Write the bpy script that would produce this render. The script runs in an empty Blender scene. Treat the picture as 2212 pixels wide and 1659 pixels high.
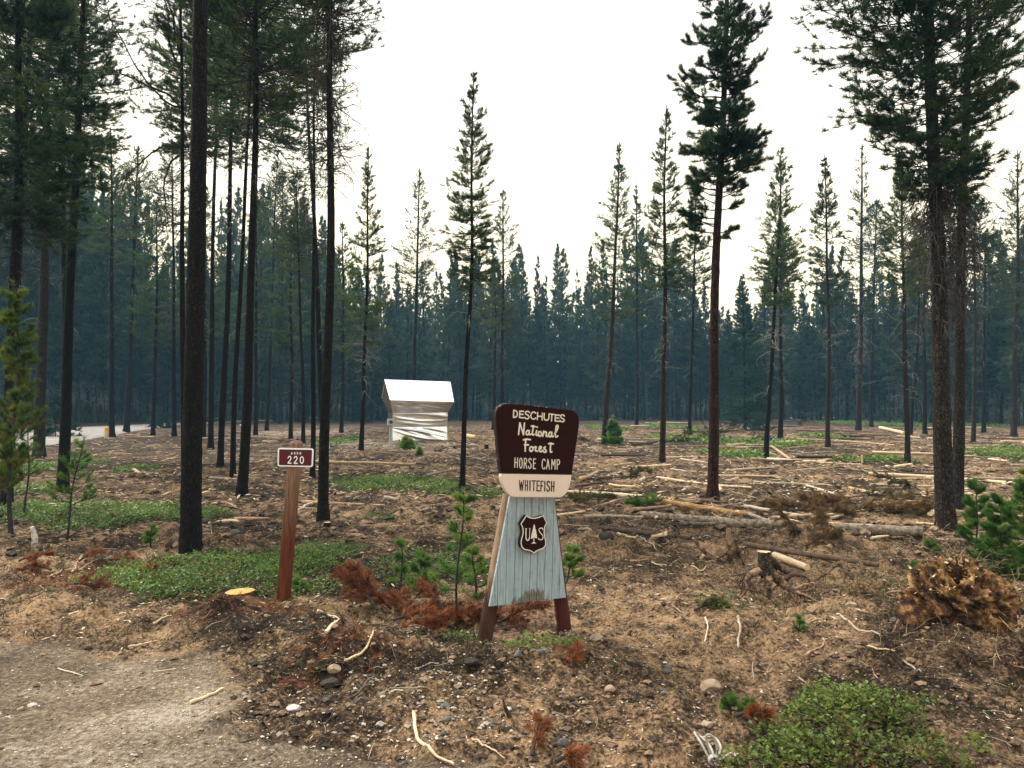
import bpy, math, random
import numpy as np
from mathutils import Vector, Matrix

S = bpy.context.scene
COL = S.collection
R_ = math.radians
rng = np.random.default_rng(11)
random.seed(11)

# ------------------------------------------------------------------ camera
CAM_H, PITCH, F = 1.6, R_(1.74), 1661.6          # F: focal length in 2212-wide measuring pixels
cd = bpy.data.cameras.new("camera")
cd.sensor_width = 36.0
cd.lens = 36.0 * F / 2212.0
cd.clip_start, cd.clip_end = 0.05, 3000
cam = bpy.data.objects.new("camera", cd)
COL.objects.link(cam)
cam.location = (0, 0, CAM_H)
cam.rotation_euler = (R_(90) + PITCH, 0, 0)
S.camera = cam

# ------------------------------------------------------------------ sky, sun, exposure
SUN_EL, SUN_AZ = R_(52), R_(-55)                 # azimuth from +Y towards +X
w = bpy.data.worlds.new("World")
S.world = w
w.use_nodes = True
wn, wl = w.node_tree.nodes, w.node_tree.links
bg = wn["Background"]
sky = wn.new("ShaderNodeTexSky")
sky.sky_type = 'NISHITA'
sky.sun_disc = False
sky.sun_elevation = SUN_EL
sky.sun_rotation = SUN_AZ
sky.air_density = 1.0
sky.dust_density = 6.0
sky.ozone_density = 1.0
hs = wn.new("ShaderNodeHueSaturation")
hs.inputs["Saturation"].default_value = 0.35
mx = wn.new("ShaderNodeMix")
mx.data_type = 'RGBA'
mx.inputs[0].default_value = 0.72
mx.inputs[7].default_value = (11.5, 11.4, 11.0, 1)   # smoke overcast
wl.new(sky.outputs[0], hs.inputs["Color"])
wl.new(hs.outputs[0], mx.inputs[6])
tcw = wn.new("ShaderNodeTexCoord")
sxw = wn.new("ShaderNodeSeparateXYZ")
wl.new(tcw.outputs["Generated"], sxw.inputs[0])
rw = wn.new("ShaderNodeValToRGB")                    # the smoke yellows the sky towards the horizon
rw.color_ramp.elements[0].position = 0.04
rw.color_ramp.elements[0].color = (1.0, 0.84, 0.50, 1)
rw.color_ramp.elements[1].position = 0.55
rw.color_ramp.elements[1].color = (1, 1, 1, 1)
wl.new(sxw.outputs[2], rw.inputs[0])
mw = wn.new("ShaderNodeMix")
mw.data_type = 'RGBA'
mw.blend_type = 'MULTIPLY'
mw.inputs[0].default_value = 1.0
wl.new(mx.outputs[2], mw.inputs[6])
wl.new(rw.outputs[0], mw.inputs[7])
wl.new(mw.outputs[2], bg.inputs[0])
bg.inputs[1].default_value = 0.105
sd = bpy.data.lights.new("sun", 'SUN')
sd.energy = 2.7
sd.angle = R_(10)
sd.color = (1.0, 0.95, 0.86)
sun = bpy.data.objects.new("sun", sd)
COL.objects.link(sun)
sdir = Vector((math.sin(SUN_AZ) * math.cos(SUN_EL), math.cos(SUN_AZ) * math.cos(SUN_EL), math.sin(SUN_EL)))
sun.rotation_euler = sdir.to_track_quat('Z', 'Y').to_euler()
sun.location = (-20, 20, 40)
S.view_settings.view_transform = 'Standard'
S.view_settings.look = 'None'
S.view_settings.exposure = 1.0
S.view_settings.gamma = 1.0
S.cycles.use_denoising = True
S.cycles.max_bounces = 6
S.cycles.diffuse_bounces = 3
S.cycles.transmission_bounces = 3
S.cycles.transparent_max_bounces = 4
S.cycles.volume_bounces = 0

# ------------------------------------------------------------------ measuring helpers
cp, sp_ = math.cos(PITCH), math.sin(PITCH)
def ray(px, py):
    x, u = (px - 1106.0) / F, -(py - 829.5) / F
    return np.array([x, cp - sp_ * u, sp_ + cp * u])
def gp(px, py, z=0.0):
    """the point of the flat ground seen at a measuring pixel"""
    d = ray(px, py)
    t = (z - CAM_H) / d[2]
    return np.array([d[0] * t, d[1] * t, z])
def at(px, py, Y):
    """the point seen at a measuring pixel, Y metres ahead"""
    d = ray(px, py)
    t = Y / d[1]
    return np.array([d[0] * t, Y, CAM_H + d[2] * t])

# ------------------------------------------------------------------ noise
def _h(ix, iy, seed):
    n = (ix.astype(np.int64) * 374761393 + iy.astype(np.int64) * 668265263 + seed * 974634777) & 0xffffffff
    n = ((n ^ (n >> 13)) * 1274126177) & 0xffffffff
    n = n ^ (n >> 16)
    return (n & 0xffff) / 65535.0
def vnoise(x, y, seed=0):
    x, y = np.asarray(x, float), np.asarray(y, float)
    ix, iy = np.floor(x), np.floor(y)
    fx, fy = x - ix, y - iy
    fx, fy = fx * fx * (3 - 2 * fx), fy * fy * (3 - 2 * fy)
    a, b = _h(ix, iy, seed), _h(ix + 1, iy, seed)
    c, d = _h(ix, iy + 1, seed), _h(ix + 1, iy + 1, seed)
    return (a + (b - a) * fx) * (1 - fy) + (c + (d - c) * fx) * fy
def fbm(x, y, o=4, seed=0, g=0.5):
    t, a, n = 0.0, 1.0, 0.0
    for k in range(o):
        t = t + a * vnoise(x * 2 ** k + 17.3 * k, y * 2 ** k - 9.1 * k, seed + k)
        n += a
        a *= g
    return t / n
def sstep(a, b, x):
    t = np.clip((x - a) / (b - a), 0, 1)
    return t * t * (3 - 2 * t)

# ------------------------------------------------------------------ objects and meshes
def tag(o, label=None, cat=None, group=None, kind=None):
    if label: o["label"] = label
    if cat: o["category"] = cat
    if group: o["group"] = group
    if kind: o["kind"] = kind
    return o
def empty(name, loc, rz=0.0, label=None, cat=None, group=None):
    o = bpy.data.objects.new(name, None)
    COL.objects.link(o)
    o.location = loc
    o.rotation_euler = (0, 0, rz)
    o.empty_display_size = 0.2
    return tag(o, label, cat, group)
class MB:
    def __init__(s):
        s.v, s.f, s.a, s.m, s.n = [], [], [], [], 0
    def add(s, v, f, a=0.5, m=0):
        v = np.asarray(v, float).reshape(-1, 3)
        f = np.asarray(f, np.int64)
        if len(v) == 0 or len(f) == 0: return
        s.v.append(v)
        s.f.append(f + s.n)
        s.a.append(np.broadcast_to(np.asarray(a, float).reshape(-1), (len(v),)) if np.ndim(a) else np.full(len(v), float(a)))
        s.m.append(np.full(len(f), m))
        s.n += len(v)
    def data(s): return np.concatenate(s.v)
    def build(s, name, mats, parent=None, smooth=True, loc=None):
        me = bpy.data.meshes.new(name)
        v = np.concatenate(s.v)
        me.vertices.add(len(v))
        me.vertices.foreach_set("co", v.astype(np.float32).ravel())
        lt = np.concatenate([np.full(len(f), f.shape[1]) for f in s.f])
        li = np.concatenate([f.ravel() for f in s.f])
        me.loops.add(len(li))
        me.loops.foreach_set("vertex_index", li.astype(np.int32))
        me.polygons.add(len(lt))
        ls = np.zeros(len(lt), np.int64)
        ls[1:] = np.cumsum(lt)[:-1]
        me.polygons.foreach_set("loop_start", ls.astype(np.int32))
        try: me.polygons.foreach_set("loop_total", lt.astype(np.int32))
        except Exception: pass
        me.polygons.foreach_set("material_index", np.concatenate(s.m).astype(np.int32))
        me.polygons.foreach_set("use_smooth", np.full(len(lt), bool(smooth)))
        at_ = me.attributes.new("var", 'FLOAT', 'POINT')
        at_.data.foreach_set("value", np.concatenate(s.a).astype(np.float32))
        me.update(calc_edges=True)
        for m in (mats if isinstance(mats, (list, tuple)) else [mats]):
            me.materials.append(m)
        o = bpy.data.objects.new(name, me)
        COL.objects.link(o)
        if parent: o.parent = parent
        if loc is not None: o.location = loc
        return o
def nrm(v):
    return v / np.maximum(np.linalg.norm(v, axis=-1, keepdims=True), 1e-9)
def tubes(mb, P, Rr, n=5, a=0.5, m=0, cap=False, rough=0.0, r=None):
    """P (B,K,3) centre lines, Rr (B,K) radii"""
    P = np.asarray(P, float)
    if P.ndim == 2: P = P[None]
    B, K, _ = P.shape
    Rr = np.broadcast_to(np.asarray(Rr, float), (B, K))
    T = nrm(np.gradient(P, axis=1))
    mean = nrm(P[:, -1] - P[:, 0] + 1e-9)
    ref = np.where(np.abs(mean[:, 2:3]) > 0.85, np.array([[1.0, 0, 0]]), np.array([[0, 0, 1.0]]))[:, None, :]
    U = nrm(np.cross(T, np.broadcast_to(ref, T.shape)))
    W = np.cross(U, T)
    an = np.arange(n) * 2 * np.pi / n
    rad = Rr[:, :, None] * np.ones(n)
    if rough: rad = rad * (1 + rough * (r or rng).standard_normal(rad.shape))
    V = P[:, :, None, :] + rad[..., None] * (np.cos(an)[:, None] * U[:, :, None, :] + np.sin(an)[:, None] * W[:, :, None, :])
    idx = np.arange(B * K * n).reshape(B, K, n)
    f = np.stack([idx[:, :-1], np.roll(idx, -1, 2)[:, :-1], np.roll(idx, -1, 2)[:, 1:], idx[:, 1:]], -1).reshape(-1, 4)
    av = np.repeat(np.broadcast_to(np.asarray(a, float).reshape(-1), (B,)), K * n) if np.ndim(a) else a
    mb.add(V.reshape(-1, 3), f[:, ::-1], av, m)
    if cap:
        for b in range(B):
            for k, rev in ((0, False), (K - 1, True)):
                ring = V[b, k]
                c = P[b, k]
                vv = np.vstack([ring, c])
                ff = np.array([[i, (i + 1) % n, n] for i in range(n)])
                mb.add(vv, ff[:, ::-1] if rev else ff, a if not np.ndim(a) else 0.5, cap if isinstance(cap, int) and cap is not True else m)
def tufts(mb, C, D, r, n=12, L=0.07, w=0.006, lo=15, hi=75, shoot=0.6, var=None, m=0):
    """needle tufts at C pointing along D"""
    M = len(C)
    if M == 0: return
    D = nrm(np.asarray(D, float))
    ref = np.where(np.abs(D[:, 2:3]) > 0.9, np.array([[1.0, 0, 0]]), np.array([[0, 0, 1.0]]))
    U = nrm(np.cross(D, ref))
    W = np.cross(D, U)
    az = r.uniform(0, 2 * np.pi, (M, n))
    ca = np.radians(r.uniform(lo, hi, (M, n)))
    N = D[:, None] * np.cos(ca)[..., None] + (U[:, None] * np.cos(az)[..., None] + W[:, None] * np.sin(az)[..., None]) * np.sin(ca)[..., None]
    Ls = np.broadcast_to(np.asarray(L, float).reshape(-1, 1), (M, 1)) * r.uniform(0.65, 1.15, (M, n))
    b = C[:, None] + D[:, None] * (r.uniform(-shoot, 0.15, (M, n)) * Ls)[..., None]
    Sd = nrm(np.cross(N, r.standard_normal((M, n, 3)))) * (np.asarray(w) * 0.5)
    V = np.stack([b + Sd, b - Sd, b + N * Ls[..., None]], 2).reshape(-1, 3)
    v = r.uniform(0, 1, M) if var is None else var
    mb.add(V, np.arange(M * n * 3).reshape(-1, 3), np.repeat(v, n * 3), m)
def leaves(mb, C, r, L=0.025, wd=0.5, up=0.6, var=None):
    """small folded leaves"""
    M = len(C)
    a = r.uniform(0, 2 * np.pi, M)
    el = r.uniform(-0.3, 1.1, M) * up
    D = np.stack([np.cos(a) * np.cos(el), np.sin(a) * np.cos(el), np.sin(el)], 1)
    Sd = nrm(np.cross(D, np.array([0, 0, 1.0]) + 0.5 * r.standard_normal((M, 3))))
    Ls = (L * r.uniform(0.4, 1.5, M))[:, None]
    mid = C + D * Ls * 0.5
    V = np.stack([C, mid + Sd * Ls * wd * 0.5, C + D * Ls, mid - Sd * Ls * wd * 0.5], 1).reshape(-1, 3)
    mb.add(V, np.arange(M * 4).reshape(-1, 4), np.repeat(r.uniform(0, 1, M) if var is None else var, 4))

# ------------------------------------------------------------------ materials
def mat(name):
    m = bpy.data.materials.new(name)
    m.use_nodes = True
    nt = m.node_tree
    return m, nt.nodes, nt.links, nt.nodes["Principled BSDF"]
def ramp(N, stops):
    r = N.new("ShaderNodeValToRGB")
    e = r.color_ramp.elements
    while len(e) < len(stops): e.new(0.5)
    for i, (p, c) in enumerate(stops):
        e[i].position = p
        e[i].color = (*c, 1)
    return r
def noise(N, L, scale=5, detail=6, rough=0.6, vec=None, stretch=None):
    n = N.new("ShaderNodeTexNoise")
    n.inputs["Scale"].default_value = scale
    n.inputs["Detail"].default_value = detail
    n.inputs["Roughness"].default_value = rough
    if vec is not None:
        if stretch:
            mp = N.new("ShaderNodeMapping")
            mp.inputs["Scale"].default_value = stretch
            L.new(vec, mp.inputs[0])
            vec = mp.outputs[0]
        L.new(vec, n.inputs["Vector"])
    return n
def mixc(N, L, fac, a, b, mode='MIX'):
    m = N.new("ShaderNodeMix")
    m.data_type = 'RGBA'
    m.blend_type = mode
    for s, x in ((m.inputs[0], fac), (m.inputs[6], a), (m.inputs[7], b)):
        if hasattr(x, "is_linked"): L.new(x, s)
        elif isinstance(x, tuple): s.default_value = (*x, 1) if len(x) == 3 else x
        else: s.default_value = x
    return m.outputs[2]
def math_(N, L, op, a, b=0.0, c=0.0):
    m = N.new("ShaderNodeMath")
    m.operation = op
    for s, x in zip(m.inputs, (a, b, c)):
        if hasattr(x, "is_linked"): L.new(x, s)
        else: s.default_value = x
    return m.outputs[0]
def surf(name, stops, scale=8, stretch=None, rough=0.85, bump=0.3, bdist=0.01, detail=8, spec=0.3, var=0.0, fine=None):
    """noise-coloured material in object space"""
    m, N, L, b = mat(name)
    tc = N.new("ShaderNodeTexCoord")
    n = noise(N, L, scale, detail, 0.65, tc.outputs["Object"], stretch)
    fac = n.outputs["Fac"]
    if var:
        at_ = N.new("ShaderNodeAttribute")
        at_.attribute_name = "var"
        fac = math_(N, L, 'ADD', fac, math_(N, L, 'MULTIPLY', math_(N, L, 'SUBTRACT', at_.outputs["Fac"], 0.5), var))
    rp = ramp(N, stops)
    L.new(fac, rp.inputs[0])
    L.new(rp.outputs[0], b.inputs["Base Color"])
    b.inputs["Roughness"].default_value = rough
    b.inputs["Specular IOR Level"].default_value = spec
    if bump:
        bp = N.new("ShaderNodeBump")
        bp.inputs["Strength"].default_value = bump
        bp.inputs["Distance"].default_value = bdist
        h = n.outputs["Fac"]
        if fine:
            n2 = noise(N, L, fine, 4, 0.7, tc.outputs["Object"], stretch)
            h = math_(N, L, 'ADD', h, math_(N, L, 'MULTIPLY', n2.outputs["Fac"], 0.5))
        L.new(h, bp.inputs["Height"])
        L.new(bp.outputs[0], b.inputs["Normal"])
    return m
def leafmat(name, stops, trans=0.42, rough=0.6, obj=0.25, spec=0.25):
    """foliage: colour varies from tuft to tuft and from plant to plant"""
    m, N, L, b = mat(name)
    at_ = N.new("ShaderNodeAttribute")
    at_.attribute_name = "var"
    oi = N.new("ShaderNodeObjectInfo")
    fac = math_(N, L, 'ADD', at_.outputs["Fac"], math_(N, L, 'MULTIPLY', math_(N, L, 'SUBTRACT', oi.outputs["Random"], 0.5), obj))
    rp = ramp(N, stops)
    L.new(fac, rp.inputs[0])
    L.new(rp.outputs[0], b.inputs["Base Color"])
    b.inputs["Roughness"].default_value = rough
    b.inputs["Specular IOR Level"].default_value = spec
    tr = N.new("ShaderNodeBsdfTranslucent")
    L.new(rp.outputs[0], tr.inputs[0])
    ms = N.new("ShaderNodeMixShader")
    ms.inputs[0].default_value = trans
    L.new(b.outputs[0], ms.inputs[1])
    L.new(tr.outputs[0], ms.inputs[2])
    L.new(ms.outputs[0], N["Material Output"].inputs[0])
    return m
def barkmat(name, dark, mid, light, sc=22, rough=0.95):
    m, N, L, b = mat(name)
    tc = N.new("ShaderNodeTexCoord")
    mp = N.new("ShaderNodeMapping")
    mp.inputs["Scale"].default_value = (1, 1, 0.42)
    L.new(tc.outputs["Object"], mp.inputs[0])
    n0 = noise(N, L, 9, 4, 0.6, mp.outputs[0])
    dv = N.new("ShaderNodeVectorMath")
    dv.operation = 'MULTIPLY_ADD'
    L.new(n0.outputs["Color"], dv.inputs[0])
    dv.inputs[1].default_value = (0.09, 0.09, 0.09)
    L.new(mp.outputs[0], dv.inputs[2])
    vo = N.new("ShaderNodeTexVoronoi")
    vo.feature = 'DISTANCE_TO_EDGE'
    vo.inputs["Scale"].default_value = sc
    L.new(dv.outputs[0], vo.inputs["Vector"])
    vc = N.new("ShaderNodeTexVoronoi")
    vc.inputs["Scale"].default_value = sc
    L.new(dv.outputs[0], vc.inputs["Vector"])
    n = noise(N, L, 35, 8, 0.7, mp.outputs[0])
    h = math_(N, L, 'MINIMUM', math_(N, L, 'MULTIPLY', vo.outputs["Distance"], 4.0), 1.0)
    h2 = math_(N, L, 'MULTIPLY', h, n.outputs["Fac"])
    fac = math_(N, L, 'ADD', math_(N, L, 'MULTIPLY', h2, 1.0), math_(N, L, 'MULTIPLY', math_(N, L, 'SUBTRACT', vc.outputs["Color"], 0.5), 0.35))
    rp = ramp(N, [(0.08, dark), (0.45, mid), (0.95, light)])
    L.new(fac, rp.inputs[0])
    L.new(rp.outputs[0], b.inputs["Base Color"])
    b.inputs["Roughness"].default_value = rough
    b.inputs["Specular IOR Level"].default_value = 0.15
    bp = N.new("ShaderNodeBump")
    bp.inputs["Strength"].default_value = 0.9
    bp.inputs["Distance"].default_value = 0.02
    L.new(h2, bp.inputs["Height"])
    L.new(bp.outputs[0], b.inputs["Normal"])
    return m

M = {}
M["bark"] = barkmat("bark", (0.0045, 0.0038, 0.0036), (0.012, 0.0098, 0.009), (0.048, 0.040, 0.034), 44)
M["bark_red"] = barkmat("bark_red", (0.011, 0.006, 0.005), (0.038, 0.018, 0.013), (0.105, 0.055, 0.038), 36)
M["bark_grey"] = barkmat("bark_grey", (0.011, 0.0085, 0.007), (0.036, 0.028, 0.022), (0.10, 0.08, 0.062), 38)
M["twig"] = surf("twig_bark", [(0.3, (0.012, 0.010, 0.009)), (0.7, (0.05, 0.04, 0.035))], 30, bump=0, var=0.3)
M["twig_grey"] = surf("twig_grey", [(0.3, (0.05, 0.045, 0.04)), (0.75, (0.24, 0.23, 0.21))], 20, bump=0, var=0.6)
M["needle"] = leafmat("pine_needles", [(0.0, (0.020, 0.046, 0.022)), (0.5, (0.055, 0.105, 0.038)), (1.0, (0.135, 0.170, 0.045))])
M["needle_dark"] = leafmat("pine_needles_dark", [(0.0, (0.009, 0.026, 0.016)), (0.5, (0.028, 0.062, 0.030)), (1.0, (0.085, 0.122, 0.036))])
M["needle_far"] = leafmat("pine_needles_far", [(0.0, (0.016, 0.032, 0.016)), (0.5, (0.042, 0.070, 0.030)), (1.0, (0.095, 0.112, 0.042))], obj=0.6)
M["needle_yel"] = leafmat("pine_needles_yellow_green", [(0.0, (0.035, 0.065, 0.014)), (0.5, (0.085, 0.14, 0.022)), (0.85, (0.15, 0.19, 0.03)), (1.0, (0.19, 0.18, 0.03))])
M["needle_young"] = leafmat("young_pine_needles", [(0.0, (0.03, 0.09, 0.02)), (0.5, (0.09, 0.20, 0.038)), (1.0, (0.21, 0.30, 0.06))], 0.45)
M["needle_fir"] = leafmat("fir_needles", [(0.0, (0.006, 0.03, 0.022)), (0.6, (0.014, 0.055, 0.036)), (1.0, (0.03, 0.08, 0.045))])
M["needle_red"] = leafmat("dead_red_needles", [(0.0, (0.07, 0.022, 0.010)), (0.5, (0.20, 0.062, 0.022)), (1.0, (0.34, 0.13, 0.045))], 0.25)
M["needle_brown"] = leafmat("dead_brown_needles", [(0.0, (0.05, 0.030, 0.012)), (0.5, (0.13, 0.075, 0.028)), (1.0, (0.24, 0.15, 0.055))], 0.25)
M["leaf"] = leafmat("ground_cover_leaves", [(0.0, (0.11, 0.055, 0.02)), (0.1, (0.03, 0.07, 0.010)), (0.45, (0.085, 0.165, 0.022)), (0.85, (0.17, 0.25, 0.04)), (1.0, (0.25, 0.27, 0.09))], 0.35, 0.45)
M["leaf_manz"] = leafmat("manzanita_leaves", [(0.0, (0.15, 0.055, 0.02)), (0.2, (0.05, 0.06, 0.012)), (0.5, (0.095, 0.145, 0.022)), (0.8, (0.175, 0.225, 0.04)), (0.95, (0.36, 0.34, 0.15)), (1.0, (0.34, 0.15, 0.06))], 0.35, 0.55, spec=0.2)
M["wood_pale"] = surf("peeled_wood", [(0.3, (0.22, 0.14, 0.08)), (0.5, (0.50, 0.36, 0.22)), (0.8, (0.66, 0.52, 0.35))], 4, (3, 3, 14), bump=0.4, var=0.5)
M["wood_yel"] = surf("fresh_yellow_wood", [(0.3, (0.26, 0.14, 0.05)), (0.5, (0.68, 0.49, 0.24)), (0.8, (0.78, 0.62, 0.36))], 4, (3, 3, 10), bump=0.4, var=0.4)
M["wood_grey"] = surf("grey_weathered_wood", [(0.25, (0.07, 0.055, 0.042)), (0.45, (0.25, 0.20, 0.145)), (0.75, (0.48, 0.40, 0.30))], 5, (4, 4, 4), bump=0.5, var=0.5)
M["wood_dark"] = surf("dark_rotten_wood", [(0.3, (0.018, 0.012, 0.009)), (0.55, (0.06, 0.038, 0.026)), (0.85, (0.16, 0.10, 0.06))], 6, (4, 4, 4), bump=0.6, bdist=0.02, var=0.4)
M["wood_cut"] = surf("cut_wood_face", [(0.3, (0.42, 0.27, 0.13)), (0.7, (0.68, 0.52, 0.32))], 12, bump=0.2)
M["wood_orange"] = surf("orange_cut_wood", [(0.3, (0.38, 0.17, 0.04)), (0.7, (0.66, 0.36, 0.11))], 14, bump=0.2)
M["wood_white"] = surf("white_rotten_wood", [(0.35, (0.16, 0.12, 0.09)), (0.5, (0.55, 0.50, 0.44)), (0.8, (0.72, 0.68, 0.62))], 14, bump=0.5, bdist=0.02)
M["rock"] = surf("tan_rock", [(0.3, (0.16, 0.11, 0.075)), (0.55, (0.33, 0.24, 0.16)), (0.8, (0.45, 0.36, 0.27))], 9, bump=0.6, bdist=0.02, fine=60)
M["rock_grey"] = surf("grey_rock", [(0.3, (0.09, 0.085, 0.075)), (0.55, (0.22, 0.21, 0.185)), (0.8, (0.42, 0.40, 0.36))], 11, bump=0.6, bdist=0.02, var=0.6, fine=60)
M["gravel"] = surf("gravel_stones", [(0.2, (0.10, 0.08, 0.06)), (0.5, (0.25, 0.21, 0.165)), (0.9, (0.48, 0.43, 0.36))], 6, bump=0, var=0.8)
M["clod"] = surf("soil_clods", [(0.3, (0.03, 0.02, 0.013)), (0.5, (0.10, 0.065, 0.04)), (0.8, (0.24, 0.16, 0.10))], 12, bump=0.6, bdist=0.02, var=0.7, fine=70)
M["chip"] = surf("wood_chips", [(0.18, (0.022, 0.014, 0.009)), (0.3, (0.13, 0.08, 0.045)), (0.5, (0.36, 0.26, 0.155)), (0.9, (0.66, 0.54, 0.37))], 6, bump=0, var=0.9)

# ------------------------------------------------------------------ ground
def ell(px, py, rx, ry):
    c = gp(px, py)
    return (c[0], c[1], rx * c[1] / F, 0.5 * abs(gp(px, py - ry)[1] - gp(px, py + ry)[1]))
def inside(E, x, y, nz=0.45, sc=3.0):
    """>0 inside any of the ellipses, ragged by noise"""
    f = np.full(np.shape(x), -9.0)
    for (cx, cy, rx, ry) in E:
        f = np.maximum(f, 1 - np.sqrt(((x - cx) / rx) ** 2 + ((y - cy) / ry) ** 2))
    return f + nz * (fbm(x * sc, y * sc, 4, 77) - 0.5) * 2
GREEN = {
 "tall": [ell(470, 1245, 270, 52), ell(640, 1225, 120, 45), ell(330, 1275, 120, 22)],
 "left": [ell(230, 1118, 230, 26), ell(30, 1110, 90, 26), ell(455, 1117, 50, 12)],
 "mid": [ell(840, 1047, 150, 17), ell(960, 1060, 60, 12), ell(1060, 1070, 40, 8)],
 "post": [ell(720, 1200, 70, 22), ell(820, 1120, 50, 10)],
 "behind": [ell(920, 1235, 140, 40), ell(700, 1275, 60, 25)],
 "road": [ell(95, 1010, 60, 20), ell(290, 1015, 45, 6), ell(45, 1070, 50, 15)],
 "kiosk": [ell(735, 955, 40, 8), ell(880, 962, 22, 5)],
 "far": [ell(1916, 998, 55, 7), ell(1829, 997, 40, 6), ell(1583, 983, 75, 9), ell(1445, 923, 60, 5), ell(1310, 925, 40, 6), ell(1690, 955, 45, 6),
         ell(2000, 915, 80, 5), ell(1780, 945, 40, 5), ell(1500, 950, 90, 10), ell(1640, 960, 80, 8), ell(1850, 915, 60, 5)],
 "right": [ell(2185, 990, 70, 14)],
}
GRAVEL = [ell(60, 1600, 420, 230), ell(420, 1650, 430, 70), ell(760, 1668, 330, 38), ell(-120, 1480, 330, 110), ell(60, 1480, 160, 60), ell(-100, 1700, 900, 200)]
PAD = [ell(860, 958, 150, 12), ell(950, 975, 90, 8), ell(640, 935, 120, 9)]
RED = [ell(760, 1440, 120, 28), ell(560, 1345, 170, 26), ell(210, 1255, 150, 32), ell(1000, 1340, 130, 40), ell(500, 1300, 120, 14), ell(640, 1480, 60, 12), ell(1230, 1440, 40, 30)]
DARK = [ell(640, 1380, 200, 30), ell(470, 1345, 120, 25), ell(880, 1400, 160, 22), ell(760, 1165, 200, 30), ell(620, 1150, 200, 30), ell(1010, 1235, 120, 40),
        ell(2050, 1420, 200, 90), ell(1850, 1510, 180, 50), ell(1000, 1470, 260, 40), ell(1400, 960, 180, 8), ell(350, 950, 130, 14), ell(950, 1190, 120, 26), ell(1330, 1420, 70, 60)]
BERM = np.array([gp(120, 1330)[:2], gp(420, 1350)[:2], gp(700, 1400)[:2], gp(1000, 1425)[:2], gp(1280, 1455)[:2]])
MOUNDS = [(gp(1340, 1052), 0.5, 0.13), (gp(1500, 1340), 0.7, 0.06), (gp(1700, 1330), 0.8, 0.05), (gp(2075, 1420), 0.75, 0.16), (gp(2120, 1300), 0.8, 0.13), (gp(1950, 1120), 1.0, 0.12), (gp(1420, 1060), 0.6, 0.10),
          (gp(1750, 1165), 0.9, 0.13), (gp(500, 1345), 0.5, 0.07), (gp(900, 1530), 0.5, 0.04), (gp(420, 1065), 1.2, 0.16), (gp(760, 1420), 0.5, 0.07), (gp(640, 1370), 0.4, 0.06), (gp(1320, 1180), 0.5, 0.08),
          (gp(2000, 1560), 0.7, 0.06), (gp(1650, 1065), 0.9, 0.12), (gp(1880, 1050), 0.9, 0.10), (gp(1400, 1100), 0.8, 0.10), (gp(990, 1120), 0.8, 0.08)]
HOLES = [(gp(1655, 1290), 0.6, 0.13), (gp(1580, 1215), 0.3, 0.05), (gp(1930, 1330), 0.22, 0.10), (gp(1560, 1195), 0.2, 0.10), (gp(2200, 1470), 0.3, 0.16), (gp(1480, 1420), 0.5, 0.05), (gp(870, 1600), 0.3, 0.03)]
ROAD_UP = [(-330, 955), (-120, 946), (41, 928), (96, 927), (205, 921), (300, 917.5), (388, 914), (540, 909)]
ROAD_LO = [(-330, 1060), (-120, 1030), (41, 974), (98, 966), (205, 949), (300, 930), (388, 918.5), (540, 911)]
rU, rL = np.array([gp(*p)[:2] for p in ROAD_UP]), np.array([gp(*p)[:2] for p in ROAD_LO])
rC, rW = (rU + rL) / 2, np.linalg.norm(rU - rL, axis=1) / 2
def seg_dist(x, y, Pl):
    d = np.full(np.shape(x), 1e9)
    for a, b in zip(Pl[:-1], Pl[1:]):
        ab = b - a
        t = np.clip(((x - a[0]) * ab[0] + (y - a[1]) * ab[1]) / (ab @ ab), 0, 1)
        d = np.minimum(d, np.hypot(x - a[0] - t * ab[0], y - a[1] - t * ab[1]))
    return d
def road_mask(x, y):
    d = np.full(np.shape(x), 9.0)
    for i in range(len(rC) - 1):
        a, b = rC[i], rC[i + 1]
        ab = b - a
        t = np.clip(((x - a[0]) * ab[0] + (y - a[1]) * ab[1]) / (ab @ ab), 0, 1)
        d = np.minimum(d, np.hypot(x - a[0] - t * ab[0], y - a[1] - t * ab[1]) - (rW[i] * (1 - t) + rW[i + 1] * t))
    return 1 - sstep(0.0, 1.2, d)
def gravel_mask(x, y):
    return sstep(-0.05, 0.22, inside(GRAVEL, x, y, 0.18, 1.6))
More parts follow.
